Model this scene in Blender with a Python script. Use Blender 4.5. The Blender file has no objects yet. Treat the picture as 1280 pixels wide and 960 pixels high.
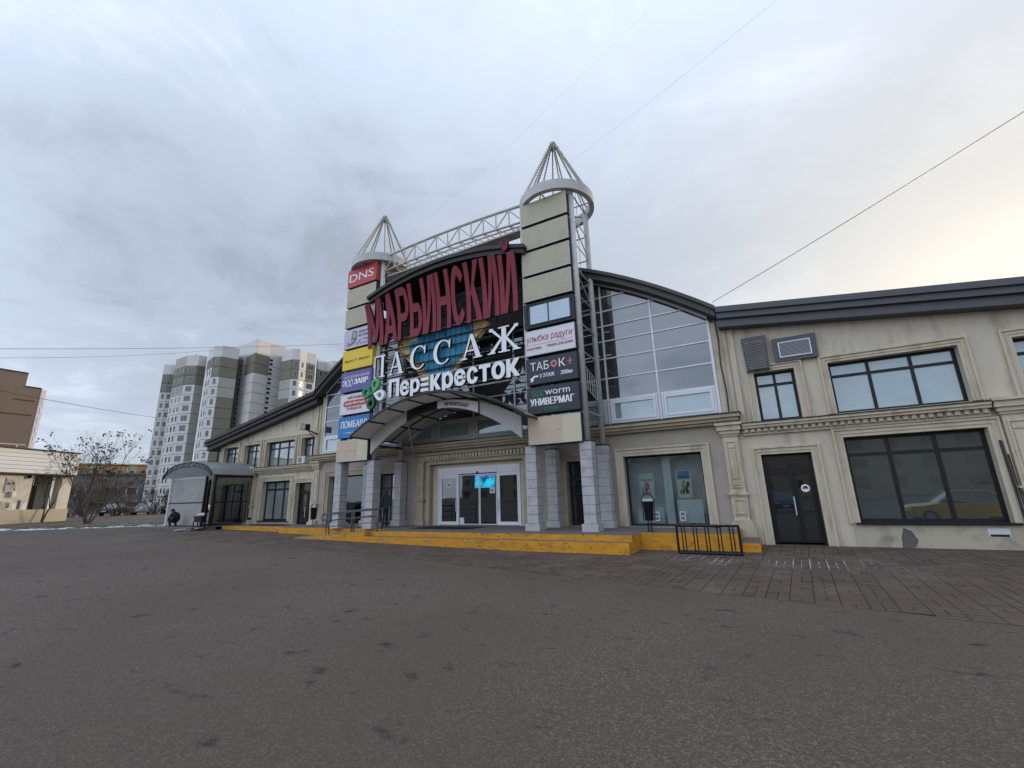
import bpy, bmesh, math, random
from mathutils import Vector, Matrix
random.seed(7)
R = math.radians
scene = bpy.context.scene
C = scene.collection

# ---------------------------------------------------------------- camera
F_PX, PITCH, ROLL, YAW = 553.0, R(14.2), R(1.656), R(29.05)
CAM = Vector((12.2, -18.0, 1.84))
def cam_matrix():
    up = Vector((-math.sin(ROLL)*math.cos(PITCH), math.cos(ROLL)*math.cos(PITCH), math.sin(PITCH)))  # world up seen in camera axes (x right, y up, z forward)
    fw = Vector((0, 0, 1)) - up*up.z
    fw.normalize()
    ri = up.cross(fw)
    xd = ri*math.cos(YAW) - fw*math.sin(YAW)
    yd = -(up.cross(xd))
    if yd.dot(fw) < 0: yd = -yd
    m = Matrix((xd, yd, up))
    ax, ay, az = m @ Vector((1, 0, 0)), m @ Vector((0, 1, 0)), m @ Vector((0, 0, -1))
    mw = Matrix((ax, ay, az)).transposed().to_4x4()
    mw.translation = CAM
    return mw
cd = bpy.data.cameras.new('camera')
cam = bpy.data.objects.new('camera', cd); C.objects.link(cam)
cd.sensor_width = 36.0; cd.lens = 36.0*F_PX/1280.0
cd.clip_start = 0.05; cd.clip_end = 3000
cam.matrix_world = cam_matrix()
scene.camera = cam

# ---------------------------------------------------------------- sky and sun
SUN_AZ = math.atan2(0.388, 0.883)      # from +Y towards +X
SUN_EL = R(11)
sun_dir = Vector((math.sin(SUN_AZ)*math.cos(SUN_EL), math.cos(SUN_AZ)*math.cos(SUN_EL), math.sin(SUN_EL)))
world = bpy.data.worlds.new('World'); scene.world = world; world.use_nodes = True
wt = world.node_tree; wt.nodes.clear()
def wn(kind, **kw):
    n = wt.nodes.new(kind)
    for k, v in kw.items(): setattr(n, k, v)
    return n
def wl(a, b): wt.links.new(a, b)
def wmath(op, a, b=None, c=None, clamp=False):
    n = wn('ShaderNodeMath', operation=op, use_clamp=clamp)
    for i, v in enumerate((a, b, c)):
        if v is None: continue
        if isinstance(v, (int, float)): n.inputs[i].default_value = v
        else: wl(v, n.inputs[i])
    return n.outputs[0]
def wmix(f, a, b):
    n = wn('ShaderNodeMix', data_type='RGBA')
    if isinstance(f, (int, float)): n.inputs[0].default_value = f
    else: wl(f, n.inputs[0])
    for i, v in ((6, a), (7, b)):
        if isinstance(v, tuple): n.inputs[i].default_value = (*v, 1)
        else: wl(v, n.inputs[i])
    return n.outputs[2]
sky = wn('ShaderNodeTexSky', sky_type='NISHITA', sun_disc=False)
sky.sun_elevation = SUN_EL; sky.sun_rotation = SUN_AZ
tc = wn('ShaderNodeTexCoord')
sep = wn('ShaderNodeSeparateXYZ'); wl(tc.outputs['Generated'], sep.inputs[0])
zc = wmath('MAXIMUM', sep.outputs[2], 0.0)
den = wmath('ADD', zc, 0.16)
cx = wmath('DIVIDE', sep.outputs[0], den); cy = wmath('DIVIDE', sep.outputs[1], den)
comb = wn('ShaderNodeCombineXYZ'); wl(cx, comb.inputs[0]); wl(cy, comb.inputs[1])
def wnoise(scale, detail, rough, dist=0.0, off=(0, 0, 0)):
    mp = wn('ShaderNodeMapping'); mp.inputs['Location'].default_value = off
    wl(comb.outputs[0], mp.inputs['Vector'])
    n = wn('ShaderNodeTexNoise'); wl(mp.outputs[0], n.inputs['Vector'])
    n.inputs['Scale'].default_value = scale; n.inputs['Detail'].default_value = detail
    n.inputs['Roughness'].default_value = rough; n.inputs['Distortion'].default_value = dist
    return n.outputs['Fac']
n1 = wnoise(0.55, 5, 0.52, 0.4, (3.1, 1.7, 0)); n2 = wnoise(1.9, 9, 0.60, 0.6, (0.4, 5.2, 2.0)); n3 = wnoise(5.5, 6, 0.6, 0.3, (2.2, 0.7, 4.0))
nn = wmath('ADD', wmath('ADD', wmath('MULTIPLY', n1, 0.47), wmath('MULTIPLY', n2, 0.40)), wmath('MULTIPLY', n3, 0.13))
ramp = wn('ShaderNodeValToRGB'); wl(nn, ramp.inputs[0])
cr = ramp.color_ramp; cr.interpolation = 'EASE'
cr.elements[0].position = 0.36; cr.elements[0].color = (2.55, 2.90, 3.50, 1)
cr.elements[1].position = 0.62; cr.elements[1].color = (4.6, 5.1, 5.95, 1)
e = cr.elements.new(0.48); e.color = (3.3, 3.78, 4.55, 1)
vd = wn('ShaderNodeVectorMath', operation='DOT_PRODUCT'); wl(tc.outputs['Generated'], vd.inputs[0]); vd.inputs[1].default_value = sun_dir
dsun = wmath('MAXIMUM', vd.outputs['Value'], 0.0)
g_wide = wmath('POWER', dsun, 3.0); g_near = wmath('POWER', dsun, 14.0)
cloud = wmix(wmath('MULTIPLY', g_wide, 0.55), ramp.outputs[0], (4.6, 4.75, 5.1))
cloud = wmix(wmath('MULTIPLY', g_near, 0.68), cloud, (6.6, 6.0, 4.7))
col = wmix(0.90, sky.outputs[0], cloud)
zen = wn('ShaderNodeMapRange', interpolation_type='SMOOTHSTEP'); wl(sep.outputs[2], zen.inputs[0]); zen.inputs[1].default_value = 0.45; zen.inputs[2].default_value = 1.0; zen.inputs[3].default_value = 1.0; zen.inputs[4].default_value = 1.8   # overcast brightened overhead, added to lift the light on facade and ground
# mostly unseen sky opposite the sun, brightened broadly to add light on the facade
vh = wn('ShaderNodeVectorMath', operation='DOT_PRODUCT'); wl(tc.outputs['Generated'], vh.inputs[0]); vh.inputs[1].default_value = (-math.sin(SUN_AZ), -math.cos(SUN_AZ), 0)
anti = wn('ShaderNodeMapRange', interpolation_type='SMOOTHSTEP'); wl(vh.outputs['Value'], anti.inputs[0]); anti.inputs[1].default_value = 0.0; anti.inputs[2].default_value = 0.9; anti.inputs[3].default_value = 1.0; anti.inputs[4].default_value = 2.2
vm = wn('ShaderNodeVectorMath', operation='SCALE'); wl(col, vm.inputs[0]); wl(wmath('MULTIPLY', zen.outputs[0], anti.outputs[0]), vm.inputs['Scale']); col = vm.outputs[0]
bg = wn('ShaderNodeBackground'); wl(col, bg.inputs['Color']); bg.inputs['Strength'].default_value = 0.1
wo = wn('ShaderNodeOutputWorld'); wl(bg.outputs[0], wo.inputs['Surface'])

sl = bpy.data.lights.new('sun', 'SUN'); sl.energy = 1.4; sl.angle = R(10); sl.color = (1.0, 0.80, 0.55)
so = bpy.data.objects.new('sun', sl); C.objects.link(so)
so.rotation_euler = sun_dir.to_track_quat('Z', 'Y').to_euler(); so.location = (0, 0, 60)
scene.view_settings.view_transform = 'Standard'; scene.view_settings.look = 'None'
scene.view_settings.exposure = 0.70; scene.view_settings.gamma = 1.0; scene.view_settings.use_curve_mapping = False

# ---------------------------------------------------------------- text outlines (built-in font), made before the scene fills up
TEXTS = {}
def make_texts(specs):
    obs = []
    for key, (s, bold, shear) in specs.items():
        cu = bpy.data.curves.new('t', 'FONT'); cu.body = s; cu.size = 1; cu.extrude = 0.5; cu.offset = bold; cu.shear = shear; cu.resolution_u = 4
        ob = bpy.data.objects.new('t', cu); C.objects.link(ob); obs.append((key, ob, cu))
    dg = bpy.context.evaluated_depsgraph_get()
    for key, ob, cu in obs:
        me = bpy.data.meshes.new_from_object(ob.evaluated_get(dg))
        vs = [v.co.copy() for v in me.vertices]
        x0, x1 = min(v.x for v in vs), max(v.x for v in vs); y0, y1 = min(v.y for v in vs), max(v.y for v in vs)
        TEXTS[key] = ([((v.x-x0)/(x1-x0), (v.y-y0)/(y1-y0), v.z) for v in vs], [list(p.vertices) for p in me.polygons], (x1-x0)/(y1-y0))
        bpy.data.meshes.remove(me)
    for key, ob, cu in obs:
        bpy.data.objects.remove(ob); bpy.data.curves.remove(cu)
make_texts({
    **{'per_'+ch: (ch, 0.026, 0) for ch in 'Перксто'},
    'dns': ('DNS', 0.0, 0), 'yandex': ('Яндекс', 0.0, 0), 'market': ('Маркет', 0.02, 0), 'zoo1': ('СЕТЬ ЗООМАГАЗИНОВ', 0, 0), 'zoo2': ('ЗАВР', 0.0, 0), 'zooE': ('Э', 0.0, 0),
    'mag1': ('магазин', 0.02, 0), 'mag2': ('уценённых', 0.02, 0), 'mag3': ('товаров', 0.02, 0), 'lomb': ('ЛОМБАРД', 0.0, 0), 'lomb2': ('1-этаж направо', 0.0, 0),
    'ul': ('улыбка радуги', 0.0, 0.15), 'kos': ('косметика', 0.015, 0.1), 'tov': ('товары для дома', 0.015, 0.1),
    'tab': ('ТАБ', 0, 0), 'tabk': ('К', 0, 0), 'et2': ('2 ЭТАЖ', 0.0, 0), 'm200': ('200м', 0.0, 0), 'silk': ('SiLK', 0, 0), 'worm': ('worm', 0.0, 0), 'univ': ('УНИВЕРМАГ', 0.0, 0), 'et2l': ('2 этаж', 0.01, 0),
    'anex': ('anextour', 0.015, 0), 'muz1': ('МУЗЫКАЛЬНЫЕ', 0.02, 0), 'muz2': ('ИНСТРУМЕНТЫ', 0.02, 0), 'et2b': ('2 этаж', 0.03, 0), 'oruz': ('Осипов', 0, 0), 'vyk': ('Выкупится', 0, 0),
    'poster1': ('ЛУЧШИЕ ЦЕНЫ', 0.02, 0), 'poster2': ('КОЛЛЕКЦИЯ', 0.02, 0),
})

# ---------------------------------------------------------------- materials
MATS = {}
def srgb(r, g, b):
    f = lambda u: (u/255/12.92) if u/255 <= 0.04045 else ((u/255+0.055)/1.055)**2.4
    return (f(r), f(g), f(b))
def mat(name, col, rough=0.8, var=0.12, scale=3.0, bump=0.0, bscale=80.0, metal=0.0, spec=0.3, dirt=None, dirt_amt=0.0, dirt_scale=1.2, island=0.0, stretch=(1, 1, 1), emit=None):
    if name in MATS: return MATS[name]
    m = bpy.data.materials.new(name); m.use_nodes = True; MATS[name] = m
    t = m.node_tree; n = t.nodes; L = t.links
    b = n['Principled BSDF']
    b.inputs['Roughness'].default_value = rough; b.inputs['Metallic'].default_value = metal; b.inputs['Specular IOR Level'].default_value = spec
    geo = n.new('ShaderNodeNewGeometry')
    mp = n.new('ShaderNodeMapping'); L.new(geo.outputs['Position'], mp.inputs['Vector']); mp.inputs['Scale'].default_value = stretch
    def noise(sc, det=5, ro=0.6):
        x = n.new('ShaderNodeTexNoise'); L.new(mp.outputs[0], x.inputs['Vector']); x.inputs['Scale'].default_value = sc; x.inputs['Detail'].default_value = det; x.inputs['Roughness'].default_value = ro
        return x.outputs['Fac']
    def mul(a, bb, op='MULTIPLY'):
        x = n.new('ShaderNodeMath'); x.operation = op
        for i, v in enumerate((a, bb)):
            if isinstance(v, (int, float)): x.inputs[i].default_value = v
            else: L.new(v, x.inputs[i])
        return x.outputs[0]
    hsv = n.new('ShaderNodeHueSaturation'); hsv.inputs['Color'].default_value = (*col, 1)
    v = mul(mul(noise(scale), var*2.4), 1 - var*1.2, 'ADD')
    if island:
        v = mul(v, mul(mul(geo.outputs['Random Per Island'], island), 1-island/2, 'ADD'))
    L.new(v, hsv.inputs['Value'])
    out = hsv.outputs[0]
    if dirt:
        mr = n.new('ShaderNodeMapRange'); L.new(noise(dirt_scale, 8, 0.65), mr.inputs[0]); mr.inputs[1].default_value = 0.5; mr.inputs[2].default_value = 0.72; mr.inputs[4].default_value = dirt_amt
        mx = n.new('ShaderNodeMix'); mx.data_type = 'RGBA'; L.new(mr.outputs[0], mx.inputs[0]); L.new(out, mx.inputs[6]); mx.inputs[7].default_value = (*dirt, 1); out = mx.outputs[2]
    L.new(out, b.inputs['Base Color'])
    if bump:
        bp = n.new('ShaderNodeBump'); bp.inputs['Strength'].default_value = bump; bp.inputs['Distance'].default_value = 0.01
        L.new(noise(bscale, 4, 0.7), bp.inputs['Height']); L.new(bp.outputs[0], b.inputs['Normal'])
    if emit:
        b.inputs['Emission Color'].default_value = (*emit[0], 1); b.inputs['Emission Strength'].default_value = emit[1]
    return m
def glass(name, base, refl, rough=0.02, tint=(0.85, 0.9, 0.95), transp=0.0, var=0.0):
    """window pane: what shows through (dark room, film or blinds) under a mirror layer"""
    if name in MATS: return MATS[name]
    m = bpy.data.materials.new(name); m.use_nodes = True; MATS[name] = m
    t = m.node_tree; n = t.nodes; L = t.links; n.clear()
    o = n.new('ShaderNodeOutputMaterial'); mx = n.new('ShaderNodeMixShader'); gl = n.new('ShaderNodeBsdfGlossy')
    gl.inputs['Color'].default_value = (*tint, 1); gl.inputs['Roughness'].default_value = rough
    lw = n.new('ShaderNodeLayerWeight'); lw.inputs['Blend'].default_value = 0.35
    mr = n.new('ShaderNodeMapRange'); L.new(lw.outputs['Fresnel'], mr.inputs[0]); mr.inputs[3].default_value = refl; mr.inputs[4].default_value = 1.0
    L.new(mr.outputs[0], mx.inputs[0])
    if transp:
        a = n.new('ShaderNodeBsdfTransparent'); a.inputs['Color'].default_value = (*base, 1)
    else:
        a = n.new('ShaderNodeBsdfDiffuse'); a.inputs['Color'].default_value = (*base, 1)
        if var:
            geo = n.new('ShaderNodeNewGeometry'); nz = n.new('ShaderNodeTexNoise'); L.new(geo.outputs['Position'], nz.inputs['Vector']); nz.inputs['Scale'].default_value = 0.7; nz.inputs['Detail'].default_value = 3
            hs = n.new('ShaderNodeHueSaturation'); hs.inputs['Color'].default_value = (*base, 1)
            ma = n.new('ShaderNodeMath'); ma.operation = 'MULTIPLY_ADD'; L.new(nz.outputs['Fac'], ma.inputs[0]); ma.inputs[1].default_value = 2*var; ma.inputs[2].default_value = 1-var
            L.new(ma.outputs[0], hs.inputs['Value']); L.new(hs.outputs[0], a.inputs['Color'])
    L.new(a.outputs[0], mx.inputs[1]); L.new(gl.outputs[0], mx.inputs[2])
    # slight waviness of the panes
    geo2 = n.new('ShaderNodeNewGeometry'); nz2 = n.new('ShaderNodeTexNoise'); L.new(geo2.outputs['Position'], nz2.inputs['Vector']); nz2.inputs['Scale'].default_value = 0.9; nz2.inputs['Detail'].default_value = 1
    bp = n.new('ShaderNodeBump'); bp.inputs['Strength'].default_value = 0.035; bp.inputs['Distance'].default_value = 0.1; L.new(nz2.outputs['Fac'], bp.inputs['Height']); L.new(bp.outputs[0], gl.inputs['Normal'])
    L.new(mx.outputs[0], o.inputs['Surface'])
    return m

M = dict(
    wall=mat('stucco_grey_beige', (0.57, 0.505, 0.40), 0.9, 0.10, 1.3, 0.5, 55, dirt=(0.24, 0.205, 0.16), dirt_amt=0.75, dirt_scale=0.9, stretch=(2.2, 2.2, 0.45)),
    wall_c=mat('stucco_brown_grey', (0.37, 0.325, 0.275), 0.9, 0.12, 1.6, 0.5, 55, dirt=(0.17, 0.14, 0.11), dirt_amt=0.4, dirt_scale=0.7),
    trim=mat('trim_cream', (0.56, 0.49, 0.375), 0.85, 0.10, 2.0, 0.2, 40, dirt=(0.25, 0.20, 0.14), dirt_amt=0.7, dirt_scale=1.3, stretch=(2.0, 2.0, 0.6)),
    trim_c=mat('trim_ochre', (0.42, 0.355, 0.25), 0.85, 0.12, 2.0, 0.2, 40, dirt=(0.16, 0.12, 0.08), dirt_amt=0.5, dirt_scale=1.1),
    plinth=mat('plinth_plaster', (0.46, 0.41, 0.31), 0.9, 0.14, 2.2, 0.3, 30, dirt=(0.16, 0.14, 0.11), dirt_amt=0.75, dirt_scale=1.5),
    roof=mat('roof_metal_slate', (0.082, 0.085, 0.098), 0.5, 0.10, 1.0, 0.05, 20, spec=0.4),
    roof_l=mat('roof_metal_brown', (0.030, 0.026, 0.026), 0.55, 0.15, 1.0, spec=0.35),
    barrel=mat('roof_metal_olive', (0.075, 0.078, 0.068), 0.6, 0.15, 0.8, 0.05, 10),
    black=mat('black_frame', (0.012, 0.012, 0.014), 0.45, 0.2, 4.0),
    darkmetal=mat('dark_steel', (0.035, 0.037, 0.04), 0.5, 0.2, 6.0),
    alu=mat('aluminium', (0.62, 0.63, 0.66), 0.42, 0.06, 3.0, metal=0.25),
    steel=mat('painted_steel_grey', (0.50, 0.50, 0.49), 0.55, 0.10, 2.5, dirt=(0.25, 0.23, 0.2), dirt_amt=0.4, dirt_scale=1.5),
    white=mat('white_upvc', (0.72, 0.72, 0.76), 0.4, 0.04, 3.0),
    olivebox=mat('blank_lightbox', (0.45, 0.415, 0.31), 0.7, 0.06, 2.5, 0.15, 150, dirt=(0.28, 0.27, 0.2), dirt_amt=0.4, dirt_scale=1.6),
    beige=mat('beige_film', (0.56, 0.44, 0.34), 0.6, 0.05, 3.0), beige2=mat('cream_film', (0.60, 0.53, 0.38), 0.6, 0.05, 3.0),
    stone=mat('granite_cladding', (0.45, 0.44, 0.445), 0.75, 0.16, 9.0, 0.35, 60, island=0.22, dirt=(0.2, 0.19, 0.19), dirt_amt=0.5, dirt_scale=3.0),
    mortar=mat('mortar', (0.12, 0.115, 0.11), 0.95, 0.15, 8.0),
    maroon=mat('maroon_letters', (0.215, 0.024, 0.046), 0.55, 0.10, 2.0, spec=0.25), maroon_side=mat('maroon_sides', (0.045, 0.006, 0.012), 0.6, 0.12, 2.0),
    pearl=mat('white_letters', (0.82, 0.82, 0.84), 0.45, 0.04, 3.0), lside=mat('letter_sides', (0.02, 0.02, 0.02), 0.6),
    gold=mat('gold_plate', (0.42, 0.29, 0.12), 0.45, 0.2, 2.0, metal=0.3), blue=mat('blue_ribbed', (0.02, 0.20, 0.34), 0.45, 0.25, 6.0),
    green1=mat('green_petal', (0.10, 0.40, 0.14), 0.4), green2=mat('green_petal_mid', (0.02, 0.23, 0.10), 0.4), green3=mat('green_petal_dark', (0.005, 0.09, 0.05), 0.4),
    red=mat('sign_red', (0.46, 0.06, 0.06), 0.45, 0.05), yellow=mat('sign_yellow', (0.75, 0.53, 0.045), 0.45, 0.06), purple=mat('sign_purple', (0.13, 0.12, 0.32), 0.45, 0.05),
    signwhite=mat('sign_white', (0.68, 0.67, 0.71), 0.45, 0.04), lilac=mat('sign_lilac', (0.52, 0.48, 0.60), 0.45, 0.08), signblue=mat('sign_blue', (0.03, 0.19, 0.46), 0.45, 0.1), signdark=mat('sign_charcoal', (0.035, 0.042, 0.055), 0.4, 0.1),
    ink=mat('ink_black', (0.02, 0.02, 0.03), 0.5), inkred=mat('ink_red', (0.40, 0.03, 0.035), 0.5), inkwhite=mat('ink_white', (0.8, 0.8, 0.82), 0.5), inkgreen=mat('ink_green', (0.03, 0.23, 0.07), 0.5), inkpink=mat('ink_pink', (0.6, 0.2, 0.2), 0.5), inkbeige=mat('ink_beige', (0.66, 0.55, 0.45), 0.5), inkgrey=mat('ink_grey', (0.16, 0.15, 0.19), 0.5),
    poly=mat('polycarbonate', (0.48, 0.46, 0.43), 0.5, 0.10, 2.0, dirt=(0.2, 0.19, 0.17), dirt_amt=0.5, dirt_scale=1.0),
    fascia=mat('canopy_fascia', (0.47, 0.46, 0.45), 0.55, 0.06, 2.0, dirt=(0.3, 0.28, 0.26), dirt_amt=0.4, dirt_scale=1.2),
    stepyellow=mat('step_paint_yellow', (0.60, 0.275, 0.022), 0.8, 0.22, 2.5, 0.3, 40, dirt=(0.20, 0.14, 0.075), dirt_amt=0.85, dirt_scale=4.5, stretch=(0.6, 1, 1.6)),
    steptop=mat('platform_tiles', (0.145, 0.13, 0.125), 0.85, 0.18, 1.6, 0.2, 40),
    rubber=mat('rubber_mat', (0.010, 0.010, 0.011), 0.9),
    interior=mat('interior_dark', (0.10, 0.10, 0.10), 0.9), interior_l=mat('interior_pale', (0.68, 0.72, 0.73), 0.8, 0.1), posterpaper=mat('poster_paper', (0.62, 0.64, 0.64), 0.6, 0.08, 4.0), posterblue=mat('poster_blue', (0.10, 0.25, 0.42), 0.6, 0.1),
    rail=mat('rail_steel', (0.09, 0.10, 0.105), 0.4, 0.15, 5.0, metal=0.5, spec=0.5),
    acwhite=mat('plastic_offwhite', (0.6, 0.59, 0.55), 0.5, 0.06),
)
G = dict(
    upper=glass('glass_pale_film', (0.25, 0.325, 0.345), 0.10, var=0.30),
    lower=glass('glass_street', (0.042, 0.052, 0.055), 0.20, tint=(0.75, 0.86, 0.92), var=0.3),
    arch=glass('glass_curtain_wall', (0.045, 0.046, 0.052), 0.115, tint=(0.84, 0.87, 0.92), var=0.35),
    dark=glass('glass_dark', (0.012, 0.013, 0.014), 0.10, var=0.3),
    shop=glass('glass_shop_front', (0.90, 0.95, 0.95), 0.05, transp=1),
    curtain=glass('glass_over_curtain', (0.20, 0.22, 0.22), 0.14, var=0.5),
)

def make_translucent(m, amt, col):
    t = m.node_tree; n = t.nodes; L = t.links; out = n['Material Output']; b = n['Principled BSDF']
    tr_ = n.new('ShaderNodeBsdfTranslucent'); tr_.inputs['Color'].default_value = (*col, 1); mx = n.new('ShaderNodeMixShader'); mx.inputs[0].default_value = amt
    L.new(b.outputs[0], mx.inputs[1]); L.new(tr_.outputs[0], mx.inputs[2]); L.new(mx.outputs[0], out.inputs['Surface'])
make_translucent(M['poly'], 0.5, (0.62, 0.58, 0.52))
# ---------------------------------------------------------------- mesh helpers
def chip_paint(m):
    t = m.node_tree; n = t.nodes; L = t.links; b = n['Principled BSDF']; base = b.inputs['Base Color'].links[0].from_socket
    geo = n.new('ShaderNodeNewGeometry'); mp = n.new('ShaderNodeMapping'); mp.inputs['Scale'].default_value = (1.0, 1.0, 1.6); L.new(geo.outputs['Position'], mp.inputs['Vector'])
    a = n.new('ShaderNodeTexNoise'); L.new(mp.outputs[0], a.inputs['Vector']); a.inputs['Scale'].default_value = 5.5; a.inputs['Detail'].default_value = 10; a.inputs['Roughness'].default_value = 0.72
    r = n.new('ShaderNodeMapRange'); L.new(a.outputs['Fac'], r.inputs[0]); r.inputs[1].default_value = 0.585; r.inputs[2].default_value = 0.615; r.inputs[4].default_value = 0.85
    mx = n.new('ShaderNodeMix'); mx.data_type = 'RGBA'; L.new(r.outputs[0], mx.inputs[0]); L.new(base, mx.inputs[6]); mx.inputs[7].default_value = (0.10, 0.088, 0.075, 1); L.new(mx.outputs[2], b.inputs['Base Color'])
    bp = n.new('ShaderNodeBump'); bp.invert = True; bp.inputs['Strength'].default_value = 0.5; bp.inputs['Distance'].default_value = 0.01; L.new(r.outputs[0], bp.inputs['Height']); L.new(bp.outputs[0], b.inputs['Normal'])
chip_paint(M['stepyellow'])
class MB:
    def __init__(s): s.v = []; s.f = []; s.m = []
    def add(s, vs, fs, mi=0):
        o = len(s.v); s.v += [tuple(p) for p in vs]; s.f += [[i+o for i in f] for f in fs]; s.m += [mi]*len(fs); return s
    def box(s, x0, x1, y0, y1, z0, z1, mi=0):
        return s.add([(x0,y0,z0),(x1,y0,z0),(x1,y1,z0),(x0,y1,z0),(x0,y0,z1),(x1,y0,z1),(x1,y1,z1),(x0,y1,z1)], [(0,3,2,1),(4,5,6,7),(0,1,5,4),(1,2,6,5),(2,3,7,6),(3,0,4,7)], mi)
    def prism(s, poly, y0, y1, mi=0, side=None):
        """polygon in the XZ plane (counter-clockwise seen from the front, -Y) between two depths"""
        n = len(poly); v = [(x, y0, z) for x, z in poly]+[(x, y1, z) for x, z in poly]
        s.add(v, [tuple(range(n)), tuple(range(2*n-1, n-1, -1))], mi)
        return s.add(v, [((i+1) % n, i, n+i, n+(i+1) % n) for i in range(n)], mi if side is None else side)
    def slab(s, poly, z0, z1, mi=0):
        n = len(poly); z0 = [z0]*n if isinstance(z0, (int, float)) else z0; z1 = [z1]*n if isinstance(z1, (int, float)) else z1
        v = [(p[0], p[1], z) for p, z in zip(poly, z0)]+[(p[0], p[1], z) for p, z in zip(poly, z1)]
        return s.add(v, [tuple(range(n-1, -1, -1)), tuple(range(n, 2*n))]+[(i, (i+1) % n, n+(i+1) % n, n+i) for i in range(n)], mi)
    def tube(s, pts, r, n=8, mi=0, r1=None):
        pts = [Vector(p) for p in pts]; k = len(pts); rings = []
        for i, p in enumerate(pts):
            d = (pts[min(i+1, k-1)]-pts[max(i-1, 0)]).normalized()
            a = d.orthogonal().normalized() if abs(d.z) < 0.99 else Vector((1, 0, 0)); 
            if abs(d.z) < 0.99: a = d.cross(Vector((0, 0, 1))).normalized()
            b = d.cross(a); rr = r if r1 is None else r+(r1-r)*i/(k-1)
            rings.append([p+a*(math.cos(2*math.pi*j/n)*rr)+b*(math.sin(2*math.pi*j/n)*rr) for j in range(n)])
        v = [q for rg in rings for q in rg]; f = []
        for i in range(k-1):
            for j in range(n):
                f.append((i*n+j, i*n+(j+1) % n, (i+1)*n+(j+1) % n, (i+1)*n+j))
        f += [tuple(range(n-1, -1, -1)), tuple((k-1)*n+j for j in range(n))]
        return s.add(v, f, mi)
    def bar(s, p, q, w, mi=0): return s.tube([p, q], w*0.7071, 4, mi)
    def ball(s, c, r, n=8, mi=0, sc=(1, 1, 1)):
        v = []; f = []; m = n//2
        for i in range(m+1):
            t = math.pi*i/m
            for j in range(n): v.append((c[0]+r*sc[0]*math.sin(t)*math.cos(2*math.pi*j/n), c[1]+r*sc[1]*math.sin(t)*math.sin(2*math.pi*j/n), c[2]+r*sc[2]*math.cos(t)))
        for i in range(m):
            for j in range(n): f.append((i*n+j, (i+1)*n+j, (i+1)*n+(j+1) % n, i*n+(j+1) % n))
        return s.add(v, f, mi)
    def text(s, key, x0, x1, z0, z1, y0, depth=0.02, mi=0, side=None):
        vs, fs, _ = TEXTS[key]
        pts = [(x0+u*(x1-x0), y0-depth/2-d*depth, z0+v*(z1-z0)) for u, v, d in vs]
        o = len(s.v); s.v += pts
        for f in fs:
            ds = [vs[i][2] for i in f]; flat = max(ds)-min(ds) < 0.1
            s.f.append([i+o for i in f]); s.m.append(mi if (flat or side is None) else side)
        return s
    def mesh(s, name, mats, smooth=False, off=(0, 0, 0)):
        me = bpy.data.meshes.new(name)
        me.from_pydata([(a-off[0], b-off[1], c-off[2]) for a, b, c in s.v], [], s.f)
        for m in (mats if isinstance(mats, (list, tuple)) else [mats]): me.materials.append(m)
        if any(s.m): me.polygons.foreach_set('material_index', s.m)
        if smooth: me.polygons.foreach_set('use_smooth', [True]*len(me.polygons))
        me.update(); return me
    def build(s, name, mats, parent=None, smooth=False):
        if parent is None:
            xs, ys, zs = zip(*s.v); off = ((min(xs)+max(xs))/2, (min(ys)+max(ys))/2, min(zs))
            o = bpy.data.objects.new(name, s.mesh(name, mats, smooth, off)); o.location = off; WORLD[o.name] = Vector(off)
        else:
            off = WORLD[parent.name]; o = bpy.data.objects.new(name, s.mesh(name, mats, smooth, off)); o.parent = parent; WORLD[o.name] = off
        C.objects.link(o); return o
WORLD = {}
def empty(name, loc, parent=None):
    o = bpy.data.objects.new(name, None); C.objects.link(o); o.empty_display_size = 0.2
    if parent is None: o.location = loc; WORLD[o.name] = Vector(loc)
    else: o.parent = parent; WORLD[o.name] = WORLD[parent.name]
    return o
def tag(o, label=None, cat=None, group=None, kind=None):
    for k, v in (('label', label), ('category', cat), ('group', group), ('kind', kind)):
        if v: o[k] = v
    return o
def B(*a): return MB().box(*a)
def ring_frame(x0, x1, z0, z1, w, y0, y1, bottom=True, mb=None):
    """rectangular frame around an opening, members butt-jointed"""
    mb = mb or MB()
    mb.box(x0-w, x0, y0, y1, z0-(w if bottom else 0), z1+w); mb.box(x1, x1+w, y0, y1, z0-(w if bottom else 0), z1+w); mb.box(x0, x1, y0, y1, z1, z1+w)
    if bottom: mb.box(x0, x1, y0, y1, z0-w, z0)
    return mb

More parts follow.
